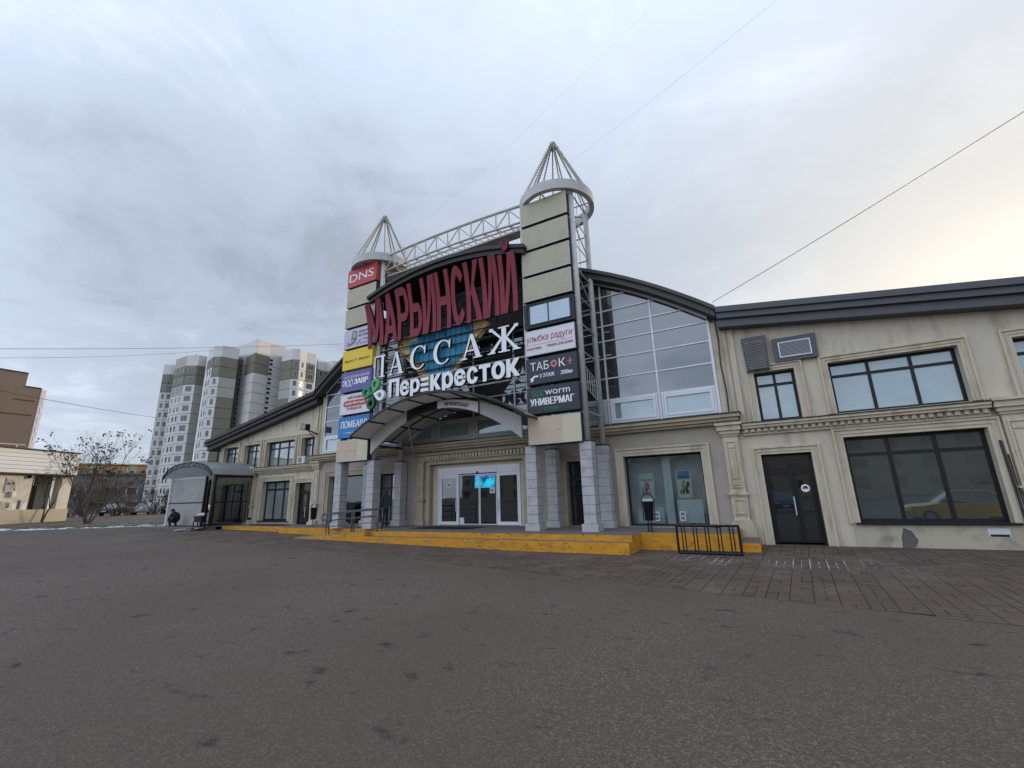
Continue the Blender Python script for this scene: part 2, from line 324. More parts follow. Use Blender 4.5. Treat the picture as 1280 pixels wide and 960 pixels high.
# ================================================================ GROUND
SL = 0.016
def gz(x): return 0.0 if x >= 4.2 else (SL*(4.2-x) if x > -50 else SL*54.2)
def ground_mat():
    m = mat('asphalt', (0.185, 0.138, 0.104), 0.9, 0.36, 0.35, 0.0)
    t = m.node_tree; n = t.nodes; L = t.links; b = n['Principled BSDF']
    geo = n.new('ShaderNodeNewGeometry')
    def noise(sc, det, ro=0.6, st=(1, 1, 1), dist=0.0):
        mp = n.new('ShaderNodeMapping'); mp.inputs['Scale'].default_value = st; L.new(geo.outputs['Position'], mp.inputs['Vector'])
        x = n.new('ShaderNodeTexNoise'); L.new(mp.outputs[0], x.inputs['Vector']); x.inputs['Scale'].default_value = sc; x.inputs['Detail'].default_value = det; x.inputs['Roughness'].default_value = ro; x.inputs['Distortion'].default_value = dist
        return x.outputs['Fac']
    def mr(f, a, bb, c, d):
        x = n.new('ShaderNodeMapRange'); L.new(f, x.inputs[0])
        for i, v in enumerate((a, bb, c, d)): x.inputs[i+1].default_value = v
        return x.outputs[0]
    def mixc(f, a, bb, mode='MIX'):
        x = n.new('ShaderNodeMix'); x.data_type = 'RGBA'; x.blend_type = mode; L.new(f, x.inputs[0])
        for i, v in ((6, a), (7, bb)):
            if isinstance(v, tuple): x.inputs[i].default_value = (*v, 1)
            else: L.new(v, x.inputs[i])
        return x.outputs[2]
    base = b.inputs['Base Color'].links[0].from_socket
    vor = n.new('ShaderNodeTexVoronoi'); L.new(geo.outputs['Position'], vor.inputs['Vector']); vor.inputs['Scale'].default_value = 75
    sepc = n.new('ShaderNodeSeparateColor'); L.new(vor.outputs['Color'], sepc.inputs[0])
    c1 = mixc(mr(sepc.outputs[0], 0.0, 1.0, 0.0, 0.55), (0.072, 0.057, 0.047), base)      # stones of the mix, dark to light
    c1 = mixc(mr(sepc.outputs[0], 0.55, 1.0, 0.0, 0.60), c1, (0.38, 0.315, 0.26))
    c2 = mixc(mr(noise(16, 8, 0.8), 0.42, 0.62, 0.0, 0.75), c1, (0.082, 0.064, 0.052))
    c3 = mixc(mr(noise(0.16, 4, 0.5), 0.36, 0.58, 0.0, 0.6), c2, (0.088, 0.067, 0.053))
    holes = mr(noise(1.9, 5, 0.62, (1, 1.5, 1), 0.15), 0.605, 0.70, 0.0, 0.85)
    c4 = mixc(holes, c3, (0.020, 0.019, 0.019))
    salt = mr(noise(0.55, 9, 0.8, (0.6, 2.2, 1)), 0.64, 0.80, 0.0, 0.30)
    c5 = mixc(salt, c4, (0.33, 0.32, 0.32))
    L.new(c5, b.inputs['Base Color'])
    bp = n.new('ShaderNodeBump'); bp.inputs['Strength'].default_value = 0.8; bp.inputs['Distance'].default_value = 0.008
    L.new(vor.outputs['Distance'], bp.inputs['Height'])
    bp2 = n.new('ShaderNodeBump'); bp2.inputs['Strength'].default_value = 0.35; bp2.inputs['Distance'].default_value = 0.02; L.new(noise(7, 6, 0.7), bp2.inputs['Height']); L.new(bp.outputs[0], bp2.inputs['Normal'])
    bp3 = n.new('ShaderNodeBump'); bp3.invert = True; bp3.inputs['Strength'].default_value = 0.4; bp3.inputs['Distance'].default_value = 0.01; L.new(holes, bp3.inputs['Height']); L.new(bp2.outputs[0], bp3.inputs['Normal'])
    L.new(bp3.outputs[0], b.inputs['Normal'])
    return m
xs = [-900, -300, -50, -20, 4.2, 60, 900]; ys = [-900, -100, -20, 20, 100, 900]
g = MB(); g.add([(x, y, gz(x)) for y in ys for x in xs], [(j*7+i, j*7+i+1, (j+1)*7+i+1, (j+1)*7+i) for j in range(5) for i in range(6)])
o = bpy.data.objects.new('ground', g.mesh('ground', ground_mat())); C.objects.link(o); tag(o, 'worn grey asphalt forecourt in front of the shopping centre', None, None, 'structure')

# pavers between the asphalt and the building
def edge_y(x): return -9.3+0.2*(15-x) if x > 1 else -6.5+0.02*(1-x)
pav_mat = mat('concrete_pavers', (0.104, 0.072, 0.058), 0.85, 0.30, 0.8, 0.5, 45, island=0.45, dirt=(0.16, 0.135, 0.115), dirt_amt=0.5, dirt_scale=0.8)
joint_mat = mat('paver_joints', (0.024, 0.020, 0.018), 0.95, 0.3, 6.0, dirt=(0.62, 0.63, 0.65), dirt_amt=0.0)
# snow dust left in the joints of one stretch
def snow_joints():
    m = joint_mat; t = m.node_tree; n = t.nodes; L = t.links; b = n['Principled BSDF']
    base = b.inputs['Base Color'].links[0].from_socket
    geo = n.new('ShaderNodeNewGeometry'); sp = n.new('ShaderNodeSeparateXYZ'); L.new(geo.outputs['Position'], sp.inputs[0])
    nz = n.new('ShaderNodeTexNoise'); L.new(geo.outputs['Position'], nz.inputs['Vector']); nz.inputs['Scale'].default_value = 0.9; nz.inputs['Detail'].default_value = 6
    def band(sock, lo, hi, soft):
        a = n.new('ShaderNodeMapRange'); a.interpolation_type = 'SMOOTHSTEP'; L.new(sock, a.inputs[0]); a.inputs[1].default_value = lo-soft; a.inputs[2].default_value = lo+soft
        c = n.new('ShaderNodeMapRange'); c.interpolation_type = 'SMOOTHSTEP'; L.new(sock, c.inputs[0]); c.inputs[1].default_value = hi-soft; c.inputs[2].default_value = hi+soft; c.inputs[3].default_value = 1; c.inputs[4].default_value = 0
        x = n.new('ShaderNodeMath'); x.operation = 'MULTIPLY'; L.new(a.outputs[0], x.inputs[0]); L.new(c.outputs[0], x.inputs[1]); return x.outputs[0]
    x = n.new('ShaderNodeMath'); x.operation = 'MULTIPLY'; L.new(band(sp.outputs[1], -4.9, -3.3, 0.6), x.inputs[0]); L.new(band(sp.outputs[0], 9.2, 14.6, 1.6), x.inputs[1])
    r = n.new('ShaderNodeMapRange'); L.new(nz.outputs['Fac'], r.inputs[0]); r.inputs[1].default_value = 0.40; r.inputs[2].default_value = 0.56
    y = n.new('ShaderNodeMath'); y.operation = 'MULTIPLY'; L.new(x.outputs[0], y.inputs[0]); L.new(r.outputs[0], y.inputs[1])
    mx = n.new('ShaderNodeMix'); mx.data_type = 'RGBA'; L.new(y.outputs[0], mx.inputs[0]); L.new(base, mx.inputs[6]); mx.inputs[7].default_value = (0.62, 0.63, 0.66, 1)
    L.new(mx.outputs[2], b.inputs['Base Color'])
snow_joints()
pav = MB()
cols = [-16+i*1.0 for i in range(47)]
for a, b_ in zip(cols[:-1], cols[1:]):
    pav.slab([(a, edge_y(a)+0.12), (b_, edge_y(b_)+0.12), (b_, 0.3), (a, 0.3)], [gz(a)-0.05, gz(b_)-0.05]*1+[gz(b_)-0.05, gz(a)-0.05], [gz(a)+0.006, gz(b_)+0.006, gz(b_)+0.006, gz(a)+0.006])
pavement = pav.build('pavement', joint_mat); tag(pavement, 'dark brown block paving in front of the building', None, None, 'structure')
def clip_poly(poly, nx, ny, d):
    out = []
    for i in range(len(poly)):
        a, b_ = poly[i], poly[(i+1) % len(poly)]; da = a[0]*nx+a[1]*ny-d; db = b_[0]*nx+b_[1]*ny-d
        if da >= 0: out.append(a)
        if (da >= 0) != (db >= 0):
            t = da/(da-db); out.append((a[0]+(b_[0]-a[0])*t, a[1]+(b_[1]-a[1])*t))
    return out
pw, pd, ang = 0.36, 0.20, R(-3); ca, sa = math.cos(ang), math.sin(ang)
bricks = []
for j in range(-68, 14):
    for i in range(-68, 66):
        rowshift = 0.0 if (j//2) % 2 == 0 else 0.0
        subs = ((0, 1),) if random.random() < 0.6 else ((0, 0.5), (0.5, 1))
        for s0, s1 in subs:
            x0, x1 = (i+s0)*pw+0.008+8, (i+s1)*pw-0.008+8; y0, y1 = j*pd+0.012, (j+1)*pd-0.012
            q = [((x-8)*ca-y*sa+8, (x-8)*sa+y*ca) for x, y in ((x0, y0), (x1, y0), (x1, y1), (x0, y1))]
            mx_, my_ = sum(p[0] for p in q)/4, sum(p[1] for p in q)/4
            if not (-15.8 < mx_ < 29.8) or my_ > 0.2 or my_ < edge_y(mx_)-0.4: continue
            if mx_ < -1 and random.random() < 0.0: continue
            if mx_ > 1: q = clip_poly(q, 0.2, 1.0, -9.3+3.0+0.01+max(0, random.gauss(0.0, 0.05)))
            else: q = clip_poly(q, 0.02, 1.0, -6.5+0.02+0.01)
            q = clip_poly(q, 0, -1, -0.28)
            if len(q) < 3: continue
            ar = 0.5*abs(sum(q[k][0]*q[(k+1) % len(q)][1]-q[(k+1) % len(q)][0]*q[k][1] for k in range(len(q))))
            if ar < 0.012: continue
            bricks.append((q, random.uniform(0.0085, 0.0125), mx_, my_))
vx = Vector((-math.sin(YAW), math.cos(YAW)))
def score(bk):
    d = Vector((bk[2]-CAM.x, bk[3]-CAM.y)); f = d.dot(vx); r = d.x*vx.y-d.y*vx.x
    if f < 1 or abs(r/f) > 1.12: return -1
    return (bk[0][1][0]-bk[0][0][0])/f**3
bricks.sort(key=score, reverse=True)
def brick_mb(bk, mb=None):
    mb = mb or MB(); q, h, mx_, my_ = bk; z = [gz(p[0]) for p in q]; n = len(q)
    top = [(mx_+(p[0]-mx_)*0.965, my_+(p[1]-my_)*0.95) for p in q]
    v = [(p[0], p[1], zz) for p, zz in zip(q, z)]+[(p[0], p[1], zz+h-0.002) for p, zz in zip(q, z)]+[(p[0], p[1], zz+h+random.uniform(-0.001, 0.001)) for p, zz in zip(top, z)]
    f = [tuple(range(2*n, 3*n))]+[(k+i, k+(i+1) % n, k+n+(i+1) % n, k+n+i) for k in (0, n) for i in range(n)]
    return mb.add(v, f)
for bk in bricks[:300]: brick_mb(bk).build('paver', pav_mat, pavement)
rest = MB()
for bk in bricks[300:]: brick_mb(bk, rest)
tag(rest.build('far_pavers', pav_mat, pavement), kind='stuff')

# ================================================================ SHOPPING CENTRE
mall = empty('shopping_centre', (0, 6, 0))
tag(mall, 'two-storey cream shopping centre with barrel roof over its glazed centre', 'building')
def P(mb, name, m, parent=mall, smooth=False): return mb.build(name, m, parent, smooth)

def arch_z(x): return 12.95-0.034*x*x
def wall_grid(x0, x1, z0, ztop, holes, y, depth, extra_x=()):
    """front skin with openings and their reveals; ztop(x) may slope"""
    mb = MB(); xs = sorted({x0, x1, *[h[0] for h in holes], *[h[1] for h in holes], *extra_x}); zs = sorted({z0, *[h[2] for h in holes], *[h[3] for h in holes]})
    for a, b_ in zip(xs[:-1], xs[1:]):
        zz = [z for z in zs]
        for k in range(len(zz)):
            lo = zz[k]; top = k == len(zz)-1
            hi = None if top else zz[k+1]
            xm = (a+b_)/2; zm = lo+0.01
            if any(h[0] < xm < h[1] and h[2] < zm < h[3] for h in holes): continue
            mb.add([(a, y, lo), (b_, y, lo), (b_, y, ztop(b_) if top else hi), (a, y, ztop(a) if top else hi)], [(0, 1, 2, 3)])
    for h0, h1, l0, l1 in holes:
        mb.add([(h0, y, l0), (h0, y+depth, l0), (h0, y+depth, l1), (h0, y, l1)], [(0, 1, 2, 3)])
        mb.add([(h1, y, l0), (h1, y+depth, l0), (h1, y+depth, l1), (h1, y, l1)], [(3, 2, 1, 0)])
        mb.add([(h0, y, l1), (h0, y+depth, l1), (h1, y+depth, l1), (h1, y, l1)], [(0, 1, 2, 3)])
        mb.add([(h0, y, l0), (h0, y+depth, l0), (h1, y+depth, l0), (h1, y, l0)], [(3, 2, 1, 0)])
    return mb
def surround(win, x0, x1, z0, z1, y, w=0.2, bottom=False, m=None, sill=False):
    m = m or M['trim']
    mb = ring_frame(x0, x1, z0, z1, w, y-0.05, y+0.005, bottom)
    ring_frame(x0-w, x1+w, z0, z1+w, 0.06, y-0.10, y+0.005, bottom, mb); ring_frame(x0-w*0.45, x1+w*0.45, z0, z1+w*0.45, 0.03, y-0.075, y-0.048, False, mb)
    return P(mb, 'surround', m, win)
def window(x0, x1, z0, z1, y, vbars, hbars, fw, gm, frame=None, parent=mall, depth=0.09, bw=None, name='window'):
    """frame mesh = the part, panes = its children. vbars/hbars: positions of the bars"""
    frame = frame or M['black']; bw = bw or fw
    mb = MB(); mb.box(x0, x0+fw, y, y+depth, z0, z1); mb.box(x1-fw, x1, y, y+depth, z0, z1); mb.box(x0+fw, x1-fw, y, y+depth, z0, z0+fw); mb.box(x0+fw, x1-fw, y, y+depth, z1-fw, z1)
    for hb in hbars: mb.box(x0+fw, x1-fw, y+0.004, y+depth-0.004, hb-bw/2, hb+bw/2)
    hz = [z0+fw-bw/2]+sorted(hbars)+[z1-fw+bw/2]; vx_ = [x0+fw-bw/2]+sorted(vbars)+[x1-fw+bw/2]
    for vb in vbars:
        for a, b_ in zip(hz[:-1], hz[1:]): mb.box(vb-bw/2, vb+bw/2, y+0.002, y+depth-0.002, a+bw/2, b_-bw/2)
    w = P(mb, name, frame, parent)
    for a, b_ in zip(vx_[:-1], vx_[1:]):
        for c, d in zip(hz[:-1], hz[1:]):
            P(B(a+bw/2-0.01, b_-bw/2+0.01, y+depth*0.45, y+depth*0.45+0.012, c+bw/2-0.01, d-bw/2+0.01), 'pane', gm(a, c) if callable(gm) else gm, w)
    return w

# ---- wings
DEPTH = 0.34
def roof_z_r(x): return 8.52-0.127*(x-11.4)
def roof_z_l(x): return 8.50-0.178*(-x-11.4)
def wing(side):
    rz = roof_z_r if side > 0 else roof_z_l
    top = lambda x: rz(x)-0.72
    zb = 0.0 if side > 0 else 0.45
    if side > 0:
        door = (12.13, 13.62, 0.0, 3.0); lw = [(14.56, 18.0, 0.70, 3.40), (19.9, 23.3, 0.70, 3.40)]
        uw = [(12.32, 13.58, 4.17, 5.95), (14.56, 17.86, 4.2, 5.95), (19.05, 22.3, 4.2, 5.95)]
        x0, x1 = 11.45, 26.0; pils = [(11.0, 11.5), (18.32, 18.86)]
    else:
        door = (-13.36, -11.86, 0.5, 3.0); lw = [(-16.8, -13.95, 0.72, 3.2)]
        uw = [(-13.15, -11.75, 4.1, 5.78), (-16.85, -13.85, 4.1, 5.78), (-19.35, -17.55, 4.1, 5.78), (-21.9, -20.1, 4.1, 5.78)]
        x0, x1 = -22.4, -11.45; pils = [(-11.55, -11.1), (-17.95, -17.55)]
    holes = [door]+lw+uw
    if side < 0: holes += [(-20.1, -18.6, 0.5, 3.1), (-22.1, -20.7, 0.5, 3.1)]
    P(wall_grid(x0, x1, 0.0, top, holes, 0.0, DEPTH, extra_x=(16.2,) if side > 0 else ()), 'wall', M['wall'])
    # side and back walls, inner dark lining behind the openings
    xe = x1 if side > 0 else x0
    mb = MB(); mb.add([(xe, 0, 0), (xe, 24, 0), (xe, 24, top(xe)), (xe, 0, top(xe))], [(0, 1, 2, 3) if side > 0 else (3, 2, 1, 0)]); P(mb, 'wall', M['wall'])
    P(B(x0+0.02, x1-0.02, 1.2, 1.25, 0.01, 5.98), 'inner_wall', M['interior'])
    # plinth under the shop windows
    for a, b_, c, d in lw:
        P(B(a-0.2, b_+0.2, -0.03, -0.002, zb, c-0.03), 'plinth', M['plinth']); P(B(a-0.12, b_+0.12, -0.12, 0.3, c-0.028, c+0.03), 'window_sill', M['black'])
    for i, (a, b_, c, d) in enumerate(lw):
        w3 = (b_-a)/3; hz = [c+(d-c)*0.79] if side > 0 else [c+(d-c)*0.79]
        w = window(a, b_, c+0.03, d, DEPTH-0.09, [a+w3*1.0, a+w3*2.0], hz, 0.10, G['lower'] if side > 0 else G['curtain'], bw=0.10)
        surround(w, a, b_, c, d, 0.0, 0.22)
    for i, (a, b_, c, d) in enumerate(uw):
        n = 3 if b_-a > 2.2 else 2; w3 = (b_-a)/n
        w = window(a, b_, c, d, DEPTH-0.09, [a+w3*k for k in range(1, n)], [c+(d-c)*0.74], 0.09, G['upper'] if side > 0 else G['curtain'], bw=0.09)
        surround(w, a, b_, c, d, 0.0, 0.19)
    # door: two glazed leaves under a fanlight
    a, b_, c, d = door
    dr = P(ring_frame(a+0.08, b_-0.08, c+0.0, d-0.08, 0.08, DEPTH-0.1, DEPTH, False).box(a+0.08, b_-0.08, DEPTH-0.1, DEPTH, 2.36, 2.52), 'door', M['black'])
    P(B(a+0.08, b_-0.08, DEPTH-0.06, DEPTH-0.05, 2.52, d-0.08), 'fanlight', G['dark'], dr)
    mid = a+(b_-a)*0.58
    for l0, l1 in ((a+0.085, mid-0.004), (mid+0.004, b_-0.085)):
        lf = P(ring_frame(l0+0.09, l1-0.09, c+0.16, 2.27, 0.088, DEPTH-0.085, DEPTH-0.03).box(l0+0.09, l1-0.09, DEPTH-0.084, DEPTH-0.031, 1.02, 1.1), 'door_leaf', M['black'], mall)
        P(B(l0+0.085, l1-0.085, DEPTH-0.06, DEPTH-0.05, c+0.155, 2.275), 'pane', G['dark'], lf)
    P(MB().tube([(mid-0.09, DEPTH-0.16, 0.95), (mid-0.09, DEPTH-0.16, 1.55)], 0.018), 'door_handle', M['alu'], dr)
    sx = (mid+b_)/2-0.02; st = MB(); n = 16
    st.prism([(sx+0.13*math.cos(2*math.pi*k/n), 1.82+0.13*math.sin(2*math.pi*k/n)) for k in range(n)], DEPTH-0.064, DEPTH-0.061)
    st.box(sx-0.09, sx+0.09, DEPTH-0.067, DEPTH-0.0645, 1.80, 1.84, 1); st.box(sx-0.05, sx+0.06, DEPTH-0.067, DEPTH-0.0645, 1.842, 1.89, 1)
    P(st, 'door_sticker', [M['inkwhite'], M['ink']], dr)
    surround(dr, a, b_, c, d, 0.0, 0.2)
    # pilasters with pedestals
    for i, (p0, p1) in enumerate(pils):
        pil = P(B(p0, p1, -0.16, 0.0, zb+0.5, 3.72), 'pilaster', M['trim']); cxp = (p0+p1)/2; hw = (p1-p0)/2
        P(ring_frame(p0+0.11, p1-0.11, 1.95, 3.5, 0.05, -0.20, -0.158), 'panel_moulding', M['trim'], pil)
        P(MB().box(p0+0.13, p1-0.13, -0.19, -0.159, 3.3, 3.46).box(p0+0.13, p1-0.13, -0.19, -0.159, 1.99, 2.14).box(p0+0.15, p1-0.15, -0.185, -0.159, 2.2, 3.24), 'raised_panel', M['trim'], pil)
        P(MB().box(p0-0.04, p1+0.04, -0.21, 0.0, 3.72, 3.80).box(p0-0.09, p1+0.09, -0.27, 0.0, 3.80, 3.92).box(p0-0.14, p1+0.14, -0.34, 0.0, 3.92, 4.10).box(p0-0.19, p1+0.19, -0.42, 0.0, 4.10, 4.19), 'capital', M['trim'], pil)
        P(MB().box(p0-0.09, p1+0.09, -0.25, -0.001, 1.66, 1.73).box(p0-0.04, p1+0.04, -0.21, -0.001, 1.60, 1.66), 'band', M['trim'], pil)
        P(MB().box(p0-0.01, p1+0.01, -0.18, -0.162, 0.95, 1.60), 'pedestal', M['trim'], pil); P(ring_frame(p0+0.12, p1-0.12, 1.06, 1.48, 0.045, -0.22, -0.182), 'panel_moulding', M['trim'], pil)
        P(MB().box(p0-0.06, p1+0.06, -0.24, -0.001, 0.72, 0.80).box(p0-0.12, p1+0.12, -0.30, -0.001, 0.58, 0.72).box(p0-0.15, p1+0.15, -0.33, -0.001, zb*0+0.0, 0.58), 'base', M['trim'] if side < 0 else M['plinth'], pil)
    # cornice between the floors
    c0, c1 = (11.69, 26.0) if side > 0 else (-22.4, -11.74)
    if side > 0: spans = [(11.69, 18.13), (19.05, 26.0)]
    else: spans = [(-17.36, -11.74), (-22.4, -18.14)]
    for c0, c1 in spans:
        cn = P(MB().box(c0, c1, -0.10, 0.0, 3.70, 3.78).box(c0, c1, -0.13, 0.0, 3.78, 3.93).box(c0, c1, -0.30, 0.0, 3.93, 4.02).box(c0, c1, -0.36, 0.0, 4.02, 4.10), 'cornice', M['trim'])
        P(B(c0, c1, -0.39, 0.02, 4.10, 4.135), 'cornice_flashing', M['roof_l'], cn)
        dn = MB(); k = c0+0.06
        while k < c1-0.1: dn.box(k, k+0.11, -0.22, -0.131, 3.80, 3.925); k += 0.2
        tag(P(dn, 'dentils', M['trim'], cn), kind='stuff')
    # corner strips beside the glazed centre
    sgn = 1 if side > 0 else -1
    for u0, u1, pr in ((11.46, 11.60, 0.05), (11.66, 11.84, 0.09)):
        a, b_ = sorted((sgn*u0, sgn*u1)); P(B(a, b_, -pr, -0.001, 4.14, min(top(a), top(b_))), 'corner_strip', M['trim'])
    # roof: sloping slab with fascia, gutter and soffit
    rm = M['roof'] if side > 0 else M['roof_l']
    e0, e1 = (11.42, 26.5) if side > 0 else (-23.35, -11.42)
    def sl(y0, y1, dz0, dz1, nm, mm):
        mb = MB(); mb.add([(e0, y0, rz(e0)+dz0), (e1, y0, rz(e1)+dz0), (e1, y1, rz(e1)+dz0), (e0, y1, rz(e0)+dz0), (e0, y0, rz(e0)+dz1), (e1, y0, rz(e1)+dz1), (e1, y1, rz(e1)+dz1), (e0, y1, rz(e0)+dz1)], [(0, 3, 2, 1), (4, 5, 6, 7), (0, 1, 5, 4), (1, 2, 6, 5), (2, 3, 7, 6), (3, 0, 4, 7)])
        return P(mb, nm, mm)
    rf = sl(-0.66, 24.3, -0.16, 0.0, 'roof', rm)
    sl(-0.72, -0.5, -0.20, 0.015, 'roof_edge', rm); sl(-0.62, -0.3, -0.42, -0.163, 'fascia', rm); sl(-0.48, 24.0, -0.72, -0.423, 'soffit', rm)
    return rz
wing(1); wing(-1)
# drain pipes and small joints on the eaves
P(MB().tube([(-22.5, -0.12, 5.75), (-22.5, -0.12, 0.6)], 0.055), 'drainpipe', M['black']); P(MB().tube([(18.16, -0.10, 3.0), (18.2, -0.10, 0.6)], 0.03).tube([(18.24, -0.10, 2.6), (18.26, -0.10, 0.6)], 0.02), 'cable_conduit', M['darkmetal'])
P(MB().tube([(11.3, -0.30, 8.5), (11.36, -0.22, 7.4), (11.3, -0.2, 6.4), (11.37, -0.2, 5.4), (11.35, -0.25, 4.6)], 0.025), 'loose_cable', M['darkmetal'])
P(B(17.4, 17.85, -0.034, -0.031, 0.36, 0.58).box(17.43, 17.82, -0.0365, -0.0345, 0.36, 0.42, 1), 'paper_notice', [M['posterpaper'], M['ink']])
P(MB().prism([(15.45, 0.0), (15.75, 0.02), (15.85, 0.22), (15.74, 0.5), (15.56, 0.58), (15.47, 0.3)], -0.034, -0.031), 'patched_plaster', M['mortar'])

# ---- glazed centre, lower storey
CW = -0.10
zl = lambda x: 4.16
ch = []
for s in (1, -1):
    sh = tuple(sorted((s*7.28, s*10.2)))+(0.57, 3.25); dr = tuple(sorted((s*4.78, s*6.35)))+(0.56, 3.2); ch += [sh, dr]
ch.append((-2.62, 2.72, 0.55, 3.48))
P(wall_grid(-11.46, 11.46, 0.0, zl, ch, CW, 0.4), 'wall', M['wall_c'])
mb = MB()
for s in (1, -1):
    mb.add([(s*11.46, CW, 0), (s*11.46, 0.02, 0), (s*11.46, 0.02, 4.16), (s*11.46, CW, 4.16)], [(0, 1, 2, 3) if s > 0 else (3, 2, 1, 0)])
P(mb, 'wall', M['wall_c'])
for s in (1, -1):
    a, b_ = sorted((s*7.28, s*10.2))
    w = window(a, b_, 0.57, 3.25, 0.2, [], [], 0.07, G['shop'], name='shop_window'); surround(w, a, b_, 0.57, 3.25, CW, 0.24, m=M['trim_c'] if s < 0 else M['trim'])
    for pz in (a-0.24, b_+0.04): P(ring_frame(pz+0.05, pz+0.15, 0.72, 0.95, 0.03, CW-0.075, CW-0.052), 'panel_moulding', M['trim'], w)
    # room behind the glass
    P(MB().box(a-0.3, b_+0.3, 1.3, 1.35, 0.5, 3.6).box(a-0.35, a-0.3, 0.36, 1.3, 0.5, 3.6).box(b_+0.3, b_+0.35, 0.36, 1.3, 0.5, 3.6), 'inner_wall', M['interior_l']); P(B(a-0.3, b_+0.3, 0.36, 1.3, 0.5, 0.555), 'inner_floor', M['steptop']); P(B(a-0.3, b_+0.3, 0.36, 1.3, 3.55, 3.6), 'inner_ceiling', M['interior_l'])
    a, b_ = sorted((s*4.78, s*6.35))
    w = window(a, b_, 0.56, 3.2, 0.2, [(a+b_)/2], [2.45], 0.07, G['dark'] if s > 0 else G['curtain'], frame=M['darkmetal'], name='side_door'); surround(w, a, b_, 0.56, 3.2, CW, 0.2, m=M['trim_c'])
# ledge over the lower storey
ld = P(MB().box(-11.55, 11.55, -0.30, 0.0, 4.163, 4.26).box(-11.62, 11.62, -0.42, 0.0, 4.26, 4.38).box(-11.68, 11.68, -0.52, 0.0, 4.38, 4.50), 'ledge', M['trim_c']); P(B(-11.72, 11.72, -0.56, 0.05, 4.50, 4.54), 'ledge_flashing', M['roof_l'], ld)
# portal round the main doors
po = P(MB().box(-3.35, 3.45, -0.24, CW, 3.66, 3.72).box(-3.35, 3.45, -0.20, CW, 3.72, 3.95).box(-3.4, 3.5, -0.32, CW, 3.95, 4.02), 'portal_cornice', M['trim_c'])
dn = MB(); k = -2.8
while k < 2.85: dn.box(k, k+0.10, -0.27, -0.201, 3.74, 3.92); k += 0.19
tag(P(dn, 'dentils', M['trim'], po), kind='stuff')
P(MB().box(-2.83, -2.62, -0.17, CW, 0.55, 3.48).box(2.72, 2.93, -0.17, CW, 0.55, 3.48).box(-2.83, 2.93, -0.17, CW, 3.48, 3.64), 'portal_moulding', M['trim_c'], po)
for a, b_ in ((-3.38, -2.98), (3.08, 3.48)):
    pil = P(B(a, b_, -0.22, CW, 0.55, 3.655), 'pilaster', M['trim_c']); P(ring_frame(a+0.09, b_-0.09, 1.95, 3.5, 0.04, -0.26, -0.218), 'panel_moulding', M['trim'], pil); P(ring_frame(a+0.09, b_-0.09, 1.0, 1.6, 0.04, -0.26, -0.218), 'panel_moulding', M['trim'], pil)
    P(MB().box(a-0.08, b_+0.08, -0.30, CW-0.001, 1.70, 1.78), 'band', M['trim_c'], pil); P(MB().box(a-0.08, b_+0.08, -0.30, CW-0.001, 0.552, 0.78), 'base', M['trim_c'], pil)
# white automatic doors: transom boxes, fixed leaves with doors at the sides, sliding pair in the middle
DY = 0.12
P(B(-2.62, 2.72, DY+0.16, DY+0.2, 0.55, 3.48), 'door_backing', M['interior'])
P(MB().box(-2.62, -2.27, DY, DY+0.1, 0.55, 3.48).box(2.43, 2.72, DY, DY+0.1, 0.55, 3.48).box(-2.27, 2.43, DY, DY+0.1, 3.28, 3.48), 'door_reveal', M['wall'])
ed = P(MB().box(-2.27, -2.20, DY-0.04, DY+0.06, 0.55, 3.28).box(2.36, 2.43, DY-0.04, DY+0.06, 0.55, 3.28).box(-2.20, -1.04, DY-0.04, DY+0.06, 2.94, 3.28).box(-1.03, 1.17, DY-0.05, DY+0.06, 2.96, 3.28).box(1.18, 2.36, DY-0.04, DY+0.06, 2.94, 3.28), 'entrance_door', M['white'])
P(MB().ball((0.12, DY-0.07, 2.99), 0.06), 'door_sensor', M['black'], ed)
for a, b_, c in ((-2.2, -1.04, 0.16), (-1.03, 0.2, 0.06), (0.2, 1.17, 0.06), (1.18, 2.36, 0.16)):
    lf = P(ring_frame(a+c, b_-c*0.6, 0.56+c, 2.93-c*0.9, c*0.6 if c < 0.1 else 0.15, DY-0.03, DY+0.03), 'door_leaf', M['white'], ed); P(B(a+c*0.9, b_-c*0.5, DY, DY+0.01, 0.6, 2.9), 'pane', G['dark'], ed)
for hx in (-1.12, 1.26): P(MB().tube([(hx, DY-0.09, 1.2), (hx, DY-0.09, 1.75)], 0.02), 'door_handle', M['alu'], ed)
for sx, sz in ((-1.75, 2.32), (0.78, 2.0)): P(B(sx, sx+0.28, DY-0.008, DY-0.004, sz, sz+0.26).box(sx+0.06, sx+0.2, DY-0.011, DY-0.009, sz+0.08, sz+0.18, 1), 'door_sticker', [M['posterpaper'], M['inkgrey']], ed)
P(B(-0.95, -0.7, DY-0.008, DY-0.004, 0.62, 0.9), 'door_sticker', M['posterpaper'], ed)

